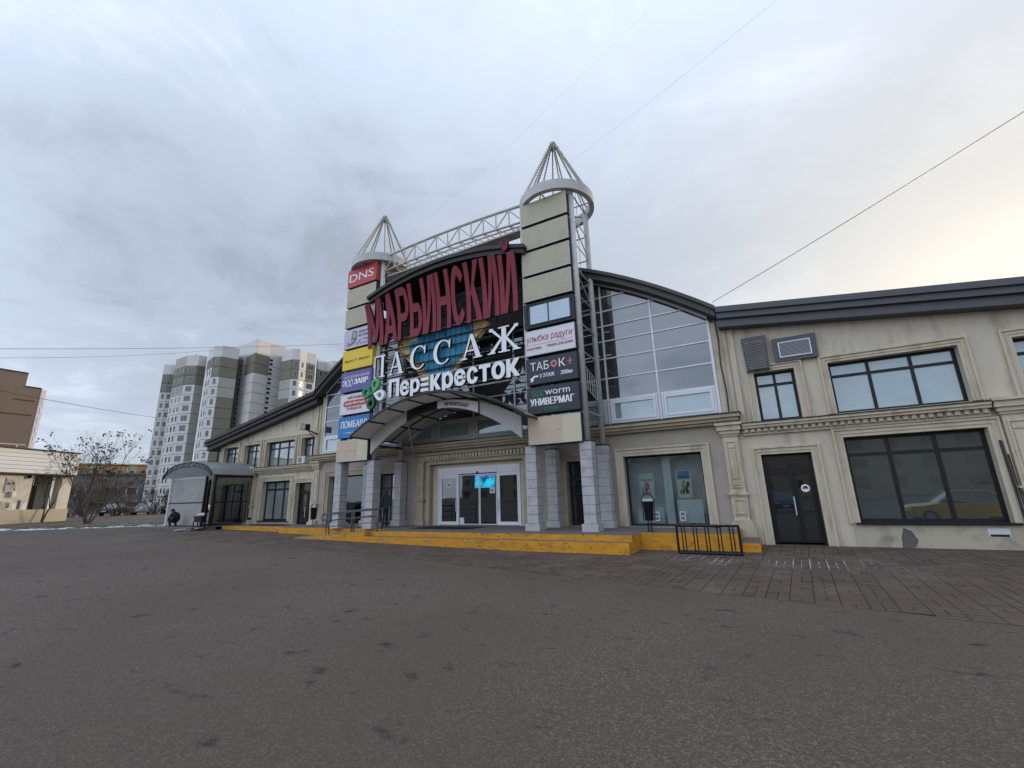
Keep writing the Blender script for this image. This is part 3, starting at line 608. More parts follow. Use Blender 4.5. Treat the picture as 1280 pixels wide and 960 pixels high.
# ---- glazed centre, curtain wall under the barrel roof
GY = -0.02
ucol = [-11.05, -8.94, -6.85, -4.7, -2.35, 0.0, 2.35, 4.7, 6.85, 8.94, 11.05]
zrow = [4.60, 5.66, 6.57, 7.46, 8.25, 8.95, 9.64, 10.32, 11.0, 11.7, 12.5]
def apex(x): return 12.42-0.0345*x*x+ (0.10 if abs(x) > 6 else 0)
cwall = P(MB().box(-11.05, 11.05, 0.5, 0.55, 4.55, 8.2), 'curtain_wall', M['interior'])
mul = MB()
for u in ucol[1:-1]: mul.box(u-0.035, u+0.035, GY-0.05, GY+0.05, 4.54, apex(u)-0.02)
for u in (-11.05, 11.05): mul.box(u-0.05, u+0.05, GY-0.05, GY+0.05, 4.54, apex(u))
P(mul, 'mullion', M['alu'], cwall)
for k, z in enumerate(zrow[1:], 1):
    for a, b_ in zip(ucol[:-1], ucol[1:]):
        lo = a if apex(a) > z else None; hi = b_ if apex(b_) > z else None
        if lo is None and hi is None: continue
        xlim = math.sqrt(max(0, (apex(0 if abs(a) < 6 else 8)-z+0.0345*(0 if abs(a) < 6 else 64))/0.0345))
        l = max(a, -xlim)+0.036; h = min(b_, xlim)-0.036
        if h-l > 0.1: P(B(l, h, GY-0.045, GY+0.04, z-0.025, z+0.025), 'transom', M['alu'], cwall)
for a, b_ in zip(ucol[:-1], ucol[1:]):
    for k in range(len(zrow)-1):
        z0, z1 = zrow[k], zrow[k+1]; pts = 6
        xs_ = [a+0.03+(b_-a-0.06)*i/pts for i in range(pts+1)]; tops = [min(z1, apex(x)) for x in xs_]
        if max(tops) < z0+0.08: continue
        keep = [(x, t) for x, t in zip(xs_, tops) if t > z0+0.01]
        poly = [(keep[0][0], z0), (keep[-1][0], z0)]+keep[::-1]
        poly = [p for i, p in enumerate(poly) if i == 0 or (abs(p[0]-poly[i-1][0])+abs(p[1]-poly[i-1][1])) > 1e-4]
        P(MB().prism(poly, GY, GY+0.012), 'pane', G['arch'] if k else G['upper'], cwall)
for s in (1, -1):
    a, b_ = sorted((s*11.0, s*11.46)); P(MB().add([(a, 0.0, 4.5), (b_, 0.0, 4.5), (b_, 0.0, 8.3), (a, 0.0, 8.3)], [(0, 1, 2, 3)]), 'wall', M['trim']); a, b_ = sorted((s*11.12, s*11.3)); P(B(a, b_, -0.08, -0.002, 4.54, 8.1), 'corner_strip', M['trim'])
# arched head and white opening lights in the bottom row
mb = MB(); n = 40
for i in range(n):
    xa, xb = -11.05+22.1*i/n, -11.05+22.1*(i+1)/n
    mb.add([(xa, GY-0.09, apex(xa)), (xb, GY-0.09, apex(xb)), (xb, GY-0.09, apex(xb)+0.16), (xa, GY-0.09, apex(xa)+0.16), (xa, GY+0.1, apex(xa)), (xb, GY+0.1, apex(xb)), (xb, GY+0.1, apex(xb)+0.16), (xa, GY+0.1, apex(xa)+0.16)], [(0, 1, 2, 3), (4, 7, 6, 5), (0, 4, 5, 1), (3, 2, 6, 7)])
P(mb, 'arch_head', M['steel'], cwall)
for a, b_ in zip(ucol[:-1], ucol[1:]):
    P(ring_frame(a+0.26, b_-0.26, 4.82, 5.46, 0.10, GY-0.07, GY-0.004), 'opening_light', M['white'] if abs(a+b_) > 13 else M['steel'], cwall)
    P(ring_frame(a+0.15, b_-0.15, 4.71, 5.57, 0.07, GY-0.05, GY-0.006), 'opening_light', M['white'] if abs(a+b_) > 13 else M['steel'], cwall)
# barrel roof
def barrel(x0, x1, y0, y1, dz0, dz1, nm, mm, n=36):
    mb = MB()
    for i in range(n):
        a, b_ = x0+(x1-x0)*i/n, x0+(x1-x0)*(i+1)/n; za, zb = arch_z(a), arch_z(b_)
        v = [(a, y0, za+dz0), (b_, y0, zb+dz0), (b_, y1, zb+dz0), (a, y1, za+dz0), (a, y0, za+dz1), (b_, y0, zb+dz1), (b_, y1, zb+dz1), (a, y1, za+dz1)]
        f = [(0, 3, 2, 1), (4, 5, 6, 7), (0, 1, 5, 4), (2, 3, 7, 6)]
        if i == 0: f.append((3, 0, 4, 7))
        if i == n-1: f.append((1, 2, 6, 5))
        mb.add(v, f)
    return P(mb, nm, mm)
barrel(-11.42, 11.42, -0.75, 24.0, -0.10, 0.06, 'roof', M['barrel']); barrel(-11.38, 11.38, -0.62, 23.9, -0.36, -0.103, 'roof_edge', M['barrel']); barrel(-11.2, 11.2, -0.1, 23.0, -0.5, -0.363, 'soffit', M['roof_l'])
barrel(-4.75, 4.6, -2.95, -0.77, -0.12, 0.05, 'front_roof', M['roof_l'], 16); barrel(-4.7, 4.55, -2.85, -0.77, -0.34, -0.123, 'front_soffit', M['roof_l'], 16)
P(B(-4.6, 4.5, -0.7, -0.63, 9.6, 12.1), 'sign_backing', M['roof_l'])
mb = MB(); mb.add([(-11.3, 24, 0), (11.3, 24, 0), (11.3, 24, 8.5), (-11.3, 24, 8.5)], [(3, 2, 1, 0)]); P(mb, 'wall', M['wall'])

# ================================================================ PLATFORM, STEPS, RAMP
plat = empty('entrance_platform', (2, -2, 0.0)); tag(plat, 'raised grey entrance platform with two yellow-painted steps along its front', 'steps')
PT = 0.55
def slabp(x0, x1, y0, y1, z0, z1, nm, m, parent=plat):
    return B(x0, x1, y0, y1, z0, z1).build(nm, m, parent)
slabp(-3.0, 8.26, -3.9, -3.5, -0.05, 0.35, 'lower_step', M['stepyellow'])
slabp(-3.0, 8.24, -3.86, -3.54, 0.35, 0.354, 'tread', M['steptop'])
slabp(-3.0, 8.28, -3.53, -0.12, -0.05, PT-0.012, 'upper_step', M['stepyellow']); slabp(-3.0, 8.27, -3.50, -0.12, PT-0.012, PT, 'platform_top', M['steptop'])
slabp(8.28, 11.2, -2.45, -0.36, -0.05, PT-0.012, 'side_step', M['stepyellow']); slabp(8.27, 11.18, -2.42, -0.36, PT-0.012, PT-0.001, 'platform_top', M['steptop'])
slabp(11.2, 11.75, -2.3, -0.45, -0.05, 0.26, 'side_step', M['stepyellow']); slabp(11.2, 11.73, -2.27, -0.45, 0.26, 0.272, 'platform_top', M['steptop'])
slabp(-11.2, -3.0, -2.35, -0.12, 0.0, PT-0.012, 'side_step', M['stepyellow']); slabp(-11.2, -3.0, -2.32, -0.12, PT-0.012, PT-0.001, 'platform_top', M['steptop'])
slabp(-17.6, -11.2, -1.85, -0.04, 0.0, PT-0.012, 'side_step', M['stepyellow']); slabp(-17.6, -11.2, -1.82, -0.04, PT-0.012, PT-0.002, 'platform_top', M['steptop'])
slabp(-23.4, -17.6, -3.6, -0.04, 0.0, PT-0.012, 'side_step', M['steptop']); slabp(-17.75, -17.6, -2.2, -1.87, 0.0, PT-0.03, 'side_step', M['stepyellow'])
B(-2.0, 1.2, -2.2, -0.9, PT+0.001, PT+0.014).build('doormat', M['rubber']); tag(bpy.data.objects['doormat'], 'black rubber doormat before the white entrance doors', 'doormat')
B(-15.6, -12.6, -1.3, -0.6, PT+0.001, PT+0.03).build('door_mat_strip', M['rubber']); tag(bpy.data.objects['door_mat_strip'], 'dark mat strip on the platform by the left shop door', 'doormat')
ramp = empty('wheelchair_ramp', (-5.3, -3.2, 0.1)); tag(ramp, 'concrete wheelchair ramp with yellow sides rising to the platform', 'ramp')
rx0, rx1 = -7.7, -3.004
MB().slab([(rx0, -3.88), (rx1, -3.88), (rx1, -2.37), (rx0, -2.37)], 0.0, [0.2, PT-0.03, PT-0.03, 0.2]).build('ramp_body', M['stepyellow'], ramp)
MB().slab([(rx0, -3.86), (rx1, -3.86), (rx1, -2.39), (rx0, -2.39)], [0.201, PT-0.029, PT-0.029, 0.201], [0.235, PT-0.004, PT-0.004, 0.235]).build('ramp_surface', mat('ramp_concrete', (0.25, 0.215, 0.19), 0.9, 0.15, 3.0, 0.3, 40), ramp)
def ramp_z(x): return 0.235+(PT-0.24)*(x-rx0)/(rx1-rx0) if x < rx1 else PT
def handrail(nm, label, y, x0, x1, posts):
    t = empty(nm, ((x0+x1)/2, y, 0.3)); tag(t, label, 'railing', 'steel handrails on the ramp')
    for h, nn in ((0.92, 'handrail'), (0.62, 'middle_rail'), (0.34, 'lower_rail')):
        e = 0.22 if h > 0.9 else 0.0
        pts = [(x0-e, y, ramp_z(x0)+h), (rx1 if x1 > rx1 else x1, y, ramp_z(min(x1, rx1))+h)]
        if x1 > rx1: pts.append((x1, y, PT+h))
        if h > 0.9:
            z = pts[0][2]; pts = [(x0-0.1, y, z-0.28), (x0-e-0.04, y, z-0.25), (x0-e-0.1, y, z-0.14), (x0-e-0.04, y, z-0.03)]+pts[0:]
        MB().tube(pts, 0.026 if h > 0.9 else 0.018).build(nn, M['rail'], t, True)
    for p in posts: MB().tube([(p, y, ramp_z(p)-0.02), (p, y, ramp_z(p)+0.91)], 0.024).build('post', M['rail'], t, True)
handrail('ramp_railing', 'dark steel ramp railing on the side towards the forecourt', -3.62, -5.75, -2.5, (-5.6, -4.0, -2.55))
handrail('ramp_railing', 'dark steel ramp railing on the side towards the building', -2.5, -7.3, -3.3, (-7.2, -5.4, -3.4))

# ================================================================ SIGN TOWERS
TC = {1: 5.45, -1: -5.47}
COLY = (-2.27, -0.42)
def stone_column(x, y, label, dz):
    t = empty('stone_column', (x, y, PT)); tag(t, label, 'column', 'grey stone-clad columns under the towers')
    B(x-0.20, x+0.20, y-0.20, y+0.20, PT, 3.70).build('core', M['mortar'], t)
    B(x-0.30, x+0.30, y-0.30, y+0.30, PT+0.001, PT+0.26).build('base_stone', M['stone'], t)
    z = PT+0.275; h = (3.72-PT-0.275)/9; i = 0
    while z+h < 3.73:
        j = random.uniform(0, 0.006)
        if True: B(x-0.225-j, x+0.225+j, y-0.225-j, y+0.225+j, z, z+h-0.014).build('stone_block', M['stone'], t)
        else:
            s = random.uniform(-0.08, 0.1)
            B(x-0.225-j, x+s-0.006, y-0.225-j, y+0.225+j, z, z+h-0.014).build('stone_block', M['stone'], t); B(x+s+0.006, x+0.225+j, y-0.225+j, y+0.225-j, z, z+h-0.014).build('stone_block', M['stone'], t)
        z += h; i += 1
    B(x-0.23, x+0.23, y-0.23, y+0.23, 3.72, 3.76).build('cap', M['darkmetal'], t)
wh = {1: 'right', -1: 'left'}
for s in (1, -1):
    for dx in (-1.13, 1.13):
        for k, y in enumerate(COLY):
            inner = (dx < 0) == (s > 0)
            stone_column(TC[s]+dx, y, 'grey stone-clad column, %s %s one of the four under the %s sign tower' % ('front' if k == 0 else 'rear', 'inner' if inner else 'outer', wh[s]), 0)
def tower(s):
    cx_ = TC[s]; t = empty('sign_tower', (cx_, -1.4, 3.76)); tag(t, '%s steel sign tower with ring and rod cone, %s' % (wh[s], 'red sign at its top' if s < 0 else 'four blank boxes at its top'), 'tower', 'steel sign towers')
    for dx in (-1.17, 1.17):
        for y in (-2.32, -0.5): MB().tube([(cx_+dx, y, 3.76), (cx_+dx, y, 14.45)], 0.12 if dx*s > 0 or True else 0.1, 12).build('post', M['steel'], t, True)
    # bracing on both flanks and the back
    for dx in (-1.17, 1.17):
        for k in range(9):
            z = 4.9+k*1.19
            if k % 2 == 0 or dx*s > 0: MB().tube([(cx_+dx, -2.32, z), (cx_+dx, -0.5, z)], 0.03, 6).build('cross_bar', M['steel'], t)
            if z > 8 and k % 2 == 0 and dx*s > 0: MB().tube([(cx_+dx, -2.32, z+1.05), (cx_+dx, -0.5, z+0.05)], 0.025, 6).build('brace', M['steel'], t)
            if 4 < k and dx*s > 0: MB().tube([(cx_+dx*0.98, -1.6, z), (cx_+dx*0.98, -1.6, z+1.19)], 0.012, 5).build('cable', M['steel'], t)
    for k in range(4, 9):
        z = 4.9+k*1.19; MB().tube([(cx_-1.17, -0.5, z), (cx_+1.17, -0.5, z)], 0.03, 6).build('cross_bar', M['steel'], t)
    for k in range(10):
        z = 3.72+k*1.194; MB().bar((cx_-1.17, -2.36, z), (cx_+1.17, -2.36, z), 0.05).build('sign_rail', M['darkmetal'], t)
    # small service railing between the outer posts
    gx = cx_+1.17*s; gr = MB()
    for z in (5.75, 6.6): gr.bar((gx, -2.2, z+0.15), (gx, -0.6, z-0.25), 0.035)
    for i in range(6): y = -2.1+i*0.27; gr.bar((gx, y, 5.85-(y+2.2)*0.25), (gx, y, 6.7-(y+2.2)*0.25), 0.02)
    gr.build('guard_rail', M['alu'], t)
    # ring
    rc = (cx_+(0.12 if s > 0 else 0.14), -1.38); rr = 1.70; n = 48; mb = MB()
    for i in range(n):
        a0, a1 = 2*math.pi*i/n, 2*math.pi*(i+1)/n; v = []
        for r_, z in ((rr, 14.38), (rr, 14.83), (rr-0.22, 14.83), (rr-0.22, 14.38)):
            v += [(rc[0]+r_*math.cos(a0), rc[1]+r_*math.sin(a0), z), (rc[0]+r_*math.cos(a1), rc[1]+r_*math.sin(a1), z)]
        mb.add(v, [(0, 1, 3, 2), (2, 3, 5, 4), (4, 5, 7, 6), (6, 7, 1, 0)])
    mb.build('ring', M['steel'], t)
    mb = MB()
    for a in (0, math.pi/2, math.pi/4, 3*math.pi/4): mb.bar((rc[0]-1.55*math.cos(a), rc[1]-1.55*math.sin(a), 14.3), (rc[0]+1.55*math.cos(a), rc[1]+1.55*math.sin(a), 14.3), 0.05)
    if s < 0:
        for i in range(n): a0, a1 = 2*math.pi*i/n, 2*math.pi*(i+1)/n; mb.add([(rc[0], rc[1], 14.95), (rc[0]+1.55*math.cos(a0), rc[1]+1.55*math.sin(a0), 14.70), (rc[0]+1.55*math.cos(a1), rc[1]+1.55*math.sin(a1), 14.70)], [(0, 1, 2)])
    mb.build('ring_spider', M['steel'], t)
    ap = Vector((rc[0], rc[1], 18.1)); rods = 10 if s > 0 else 9
    rodm = mat('rod_galvanised', (0.30, 0.295, 0.25), 0.5, 0.15, 4.0, metal=0.3)
    for i in range(rods):
        a = 2*math.pi*(i+0.3)/rods; p = Vector((rc[0]+(rr-0.1)*math.cos(a), rc[1]+(rr-0.1)*math.sin(a), 14.8)); q = ap+Vector((0.12*math.cos(a), 0.12*math.sin(a), -0.1))
        mb = MB().tube([p, q], 0.034, 6); out = Vector((math.cos(a), math.sin(a), 0.45)).normalized()
        for k in range(26):
            c = p.lerp(q, (k+0.5)/26); mb.bar(c+out*0.02, c+out*0.085, 0.036)
        mb.build('cone_rod', rodm, t)
    MB().tube([ap-Vector((0, 0, 0.28)), ap+Vector((0, 0, 0.05))], 0.15, 10).build('apex_cap', rodm, t)
    # flank bar linking the tower to the front of the building
    MB().bar((cx_+1.17*s, -0.5, 10.4), (cx_+1.17*s, -0.05, 10.4), 0.06).build('wall_tie', M['steel'], t)
    return t
tower(1); tower(-1)

# ---- lightboxes: nine on each tower
PITCHZ = 1.194; Z0 = 3.70; BW = 1.09
def lightbox(s, row, label, face, casing='darkmetal'):
    """row 0 is the lowest; returns the thing and the lower-left corner of its face"""
    x0 = TC[s]-BW+(0.0 if s > 0 else -0.04); x1 = TC[s]+BW-(0.0 if s > 0 else 0.04); z0 = Z0+row*PITCHZ+0.02; z1 = Z0+(row+1)*PITCHZ-0.11
    t = empty('lightbox_sign', ((x0+x1)/2, -2.5, z0)); tag(t, label, 'sign', 'lightboxes on the sign towers')
    jit = random.uniform(-0.012, 0.012)
    B(x0, x1, -2.65+jit, -2.40, z0, z1).build('casing', M[casing], t)
    if face: B(x0+0.025, x1-0.025, -2.668+jit, -2.651+jit, z0+0.025, z1-0.025).build('face', M[face], t)
    ring_frame(x0+0.025, x1-0.025, z0+0.025, z1-0.025, 0.024, -2.672+jit, -2.6505+jit).build('edge_strip', M['steel'] if face in ('olivebox', 'signwhite', 'lilac', 'beige', 'beige2') else M[casing], t)
    return t, x0, z0, x1-x0, z1-z0, -2.669+jit
def put(t, x0, z0, w, h, y, key, u0, u1, v0, v1, m, nm='lettering', dep=0.006, bold=0.0):
    mb = MB().text(key, x0+u0*w, x0+u1*w, z0+v0*h, z0+v1*h, y-0.001, dep)
    if bold:
        for k in (1, 2): mb.text(key, x0+u0*w+bold*k/2, x0+u1*w+bold*k/2, z0+v0*h, z0+v1*h, y-0.001, dep+0.0012*k)
    return mb.build(nm, M[m], t)
ordn = ['topmost', 'second from the top', 'third from the top', 'fourth from the top']
for k in range(4):
    lightbox(1, 8-k, 'blank olive-grey lightbox, %s on the right tower' % ordn[k], 'olivebox')
L5 = lightbox(1, 4, 'black-framed lightbox with two pale panels on the right tower', None, 'signdark'); t, x, z, w, h, y = L5
ring_frame(x+0.16, x+w-0.10, z+0.12, z+h-0.10, 0.03, y-0.02, y+0.016).build('inner_frame', M['darkmetal'], t)
for a, b_ in ((0.13, 0.49), (0.52, 0.93)): B(x+w*a, x+w*b_, y-0.004, y+0.016, z+0.15, z+h-0.13).build('pale_panel', mat('pale_blue_panel', (0.50, 0.60, 0.70), 0.5, 0.1, 3.0, dirt=(0.35, 0.42, 0.5), dirt_amt=0.5), t)
for k in range(5): MB().ball((x+0.1+0.015*(k % 2), y-0.01, z+0.2+k*0.16), 0.035, 6).build('bulb', M['darkmetal'], t)
t, x, z, w, h, y = lightbox(1, 3, 'white lightbox with red italic cosmetics shop lettering', 'signwhite')
a = (t, x, z, w, h, y); put(*a, 'ul', 0.03, 0.95, 0.46, 0.80, 'inkred'); put(*a, 'kos', 0.03, 0.33, 0.22, 0.31, 'inkred'); put(*a, 'tov', 0.44, 0.95, 0.21, 0.33, 'inkred')
mb = MB()
for k in range(44): mb.box(x+w*(0.03+k*0.021), x+w*(0.03+k*0.021)+0.022, y-0.006, y-0.001, z+h*0.40, z+h*0.42)
tag(mb.build('dotted_line', M['inkred'], t), kind='stuff')
t, x, z, w, h, y = lightbox(1, 2, 'charcoal tobacco shop lightbox with white letters and red rosette', 'signdark', 'signdark'); a = (t, x, z, w, h, y)
put(*a, 'tab', 0.09, 0.46, 0.52, 0.84, 'inkwhite'); put(*a, 'tabk', 0.66, 0.78, 0.52, 0.84, 'inkwhite'); put(*a, 'et2', 0.27, 0.56, 0.22, 0.37, 'inkwhite', bold=0.012); put(*a, 'm200', 0.68, 0.90, 0.22, 0.37, 'inkwhite', bold=0.012)
mb = MB()
for k in range(7):
    an = 2*math.pi*k/7; c = (x+w*0.56+0.10*math.cos(an), z+h*0.68+0.10*math.sin(an)); mb.prism([(c[0]+0.06*math.cos(an+q), c[1]+0.06*math.sin(an+q)) for q in (0, 1.3, 2.3, 4.0, 5.2)], y-0.005-k*0.0007, y-0.001)
mb.build('rosette', M['inkpink'], t)
MB().box(x+w*0.815, x+w*0.925, y-0.006, y-0.001, z+h*0.67, z+h*0.695).box(x+w*0.86, x+w*0.88, y-0.0075, y-0.001, z+h*0.56, z+h*0.80).build('plus_sign', M['inkpink'], t)
MB().prism([(x+w*0.09, z+h*0.08), (x+w*0.15, z+h*0.14), (x+w*0.14, z+h*0.20), (x+w*0.17, z+h*0.26), (x+w*0.24, z+h*0.26), (x+w*0.24, z+h*0.33), (x+w*0.15, z+h*0.33), (x+w*0.11, z+h*0.25), (x+w*0.08, z+h*0.26)], y-0.006, y-0.001).build('arrow', M['inkwhite'], t)
MB().bar((x+w*0.60, y-0.004, z+h*0.24), (x+w*0.64, y-0.004, z+h*0.36), 0.012).bar((x+w*0.64, y-0.007, z+h*0.24), (x+w*0.60, y-0.007, z+h*0.36), 0.012).build('cross_mark', M['inkgrey'], t)
t, x, z, w, h, y = lightbox(1, 1, 'charcoal lightbox with green and white department store lettering', 'signdark', 'signdark'); a = (t, x, z, w, h, y)
put(*a, 'silk', 0.11, 0.34, 0.64, 0.86, 'inkgreen'); put(*a, 'worm', 0.36, 0.84, 0.66, 0.83, 'inkwhite'); put(*a, 'univ', 0.06, 0.90, 0.30, 0.56, 'inkwhite', bold=0.03); put(*a, 'et2l', 0.34, 0.60, 0.08, 0.22, 'inkgreen')
def beige_sign(s, label):
    t, x, z, w, h, y = lightbox(s, 0, label, 'beige2'); a = (t, x, z, w, h, y)
    B(x+0.03, x+w*0.66, y-0.004, y-0.001, z+0.03, z+h-0.03).build('film', M['beige'], t); put(t, x, z, w, h, y-0.004, 'vyk', 0.05, 0.62, 0.42, 0.60, 'inkbeige')
beige_sign(1, 'pinkish beige lightbox, lowest on the right tower'); beige_sign(-1, 'pinkish beige lightbox, lowest on the left tower')
t, x, z, w, h, y = lightbox(-1, 8, 'red lightbox with white letters at the top of the left tower', 'red', 'red'); a = (t, x, z, w, h, y)
put(*a, 'dns', 0.06, 0.90, 0.28, 0.72, 'inkwhite')
for k in range(2): lightbox(-1, 7-k, 'blank olive-grey lightbox, %s blank one on the left tower' % ('upper' if k == 0 else 'lower'), 'olivebox')
t, x, z, w, h, y = lightbox(-1, 5, 'lilac lightbox with a dark figure drawing and small print', 'lilac'); a = (t, x, z, w, h, y)
put(*a, 'muz1', 0.50, 0.96, 0.70, 0.84, 'inkgrey'); put(*a, 'muz2', 0.50, 0.96, 0.50, 0.63, 'inkgrey'); put(*a, 'et2b', 0.66, 0.86, 0.28, 0.40, 'inkgrey'); put(*a, 'oruz', 0.56, 0.94, 0.10, 0.20, 'inkgrey')
mb = MB()
mb.prism([(x+w*0.10, z+h*0.30), (x+w*0.24, z+h*0.40), (x+w*0.28, z+h*0.85), (x+w*0.36, z+h*0.90), (x+w*0.44, z+h*0.82), (x+w*0.45, z+h*0.45), (x+w*0.38, z+h*0.22), (x+w*0.20, z+h*0.10)], y-0.004, y-0.001)
mb.prism([(x+w*0.30, z+h*0.50), (x+w*0.41, z+h*0.52), (x+w*0.41, z+h*0.80), (x+w*0.31, z+h*0.78)], y-0.006, y-0.0045, 1); mb.prism([(x+w*0.12, z+h*0.34), (x+w*0.32, z+h*0.44), (x+w*0.36, z+h*0.34), (x+w*0.18, z+h*0.20)], y-0.0065, y-0.0045, 1)
mb.bar((x+w*0.44, y-0.004, z+h*0.12), (x+w*0.58, y-0.004, z+h*0.36), 0.03); mb.ball((x+w*0.13, y, z+h*0.14), 0.09, 8, 2, (1, 0.05, 1)); mb.build('figure_drawing', [M['inkgrey'], mat('skin_grey', (0.42, 0.40, 0.38), 0.6), mat('brass_print', (0.38, 0.30, 0.12), 0.6)], t)
t, x, z, w, h, y = lightbox(-1, 4, 'bright yellow lightbox with thin dark lettering', 'yellow', 'yellow'); a = (t, x, z, w, h, y)
ylw = mat('ink_olive', (0.20, 0.14, 0.03), 0.5); MATS['ink_olive'] = ylw; M['inkolive'] = ylw
put(*a, 'yandex', 0.07, 0.40, 0.36, 0.53, 'inkolive'); put(*a, 'market', 0.55, 0.92, 0.36, 0.53, 'inkolive')
MB().tube([(x+w*0.46+0.05*math.cos(q*0.7), y-0.006, z+h*0.45+0.08*math.sin(q*0.7)) for q in range(8)], 0.010, 5).build('swirl_mark', M['inkolive'], t)
t, x, z, w, h, y = lightbox(-1, 3, 'purple pet shop lightbox with bold white lettering', 'purple', 'purple'); a = (t, x, z, w, h, y)
put(*a, 'zoo1', 0.10, 0.92, 0.68, 0.79, 'inkwhite'); put(*a, 'zooE', 0.05, 0.15, 0.32, 0.60, 'inkwhite', bold=0.05); put(*a, 'zoo2', 0.44, 0.88, 0.32, 0.60, 'inkwhite', bold=0.05)
for q in (0, 1): MB().tube([(x+w*(0.24+q*0.11)+0.10*math.cos(k*math.pi/6), y-0.004, z+h*0.42+0.19*math.sin(k*math.pi/6)) for k in range(13)], 0.028, 6).build('ring_letter', M['inkwhite'], t)
MB().bar((x+w*0.24, y-0.008, z+h*0.62), (x+w*0.30, y-0.008, z+h*0.40), 0.03).bar((x+w*0.35, y-0.008, z+h*0.62), (x+w*0.30, y-0.011, z+h*0.40), 0.03).build('claw_mark', M['inkwhite'], t)
t, x, z, w, h, y = lightbox(-1, 2, 'white lightbox with red oval and red discount store lettering', 'signwhite'); a = (t, x, z, w, h, y)
put(*a, 'mag1', 0.26, 0.74, 0.74, 0.88, 'inkred'); mb = MB(); r_ = h*0.15; c0, c1, cz = x+w*0.12+r_, x+w*0.90-r_, z+h*0.52
mb.prism([(c1+r_*math.cos(q*math.pi/8-math.pi/2), cz+r_*math.sin(q*math.pi/8-math.pi/2)) for q in range(9)]+[(c0-r_*math.cos(q*math.pi/8-math.pi/2), cz-r_*math.sin(q*math.pi/8-math.pi/2)) for q in range(9)], y-0.005, y-0.001); mb.build('red_oval', M['red'], t)
put(t, x, z, w, h, y-0.005, 'mag2', 0.18, 0.84, 0.43, 0.61, 'inkwhite'); put(*a, 'mag3', 0.24, 0.74, 0.16, 0.33, 'inkred')
t, x, z, w, h, y = lightbox(-1, 1, 'blue pawnshop lightbox partly hidden behind the canopy edge', 'signblue', 'signblue'); a = (t, x, z, w, h, y)
put(*a, 'lomb', 0.07, 0.94, 0.40, 0.80, 'inkwhite', bold=0.02); put(*a, 'lomb2', 0.20, 0.80, 0.16, 0.28, 'inkwhite')

# ================================================================ LATTICE TRUSS BETWEEN THE TOWERS
tr = empty('lattice_truss', (0, -1.9, 13.8)); tag(tr, 'pale steel lattice truss arching between the two towers', 'truss')
def cam_z(x): return 0.14*(1-(x/4.3)**2)
pts = [-4.25+8.5*i/12 for i in range(13)]
trm = mat('truss_paint', (0.50, 0.49, 0.47), 0.55, 0.12, 3.0, dirt=(0.35, 0.28, 0.16), dirt_amt=0.5, dirt_scale=1.2)
for nm, y, z, r_ in (('top_chord', -2.25, 14.72, 0.07), ('bottom_chord', -2.25, 13.86, 0.055), ('bottom_chord', -1.3, 13.80, 0.055), ('top_chord', -1.3, 14.35, 0.05)):
    MB().tube([(x, y, z+cam_z(x)) for x in pts], r_, 8).build(nm, trm, tr, True)
for i, x in enumerate(pts):
    MB().tube([(x, -2.25, 13.9+cam_z(x)), (x, -2.25, 14.7+cam_z(x))], 0.038, 6).build('vertical', trm, tr); MB().tube([(x, -2.25, 13.86+cam_z(x)), (x, -1.3, 13.8+cam_z(x))], 0.03, 6).build('cross_bar', trm, tr)
    if i < 12:
        x2 = pts[i+1]; a, b_ = ((x, 14.68), (x2, 13.9)) if i % 2 else ((x, 13.9), (x2, 14.68)); MB().tube([(a[0], -2.25, a[1]+cam_z(a[0])), (b_[0], -2.25, b_[1]+cam_z(b_[0]))], 0.032, 6).build('diagonal', trm, tr)
        MB().tube([(x, -2.25, 13.86+cam_z(x)), (x2, -1.3, 13.8+cam_z(x2))], 0.022, 5).build('diagonal', trm, tr)
        if i % 3 == 1: MB().tube([(x, -1.75, 13.7+cam_z(x)), (x2, -1.75, 13.7+cam_z(x2))], 0.06, 6).build('floodlight_tube', mat('tube_ochre', (0.36, 0.28, 0.14), 0.6), tr)
MB().box(-4.3, 4.2, -2.06, -1.5, 13.62, 13.70).build('walkway', trm, tr)
for x in (-3.9, -2, 0, 2, 3.9): MB().bar((x, -1.8, 12.95-0.034*x*x+0.06), (x, -1.8, 13.62), 0.05).build('support_leg', trm, tr)

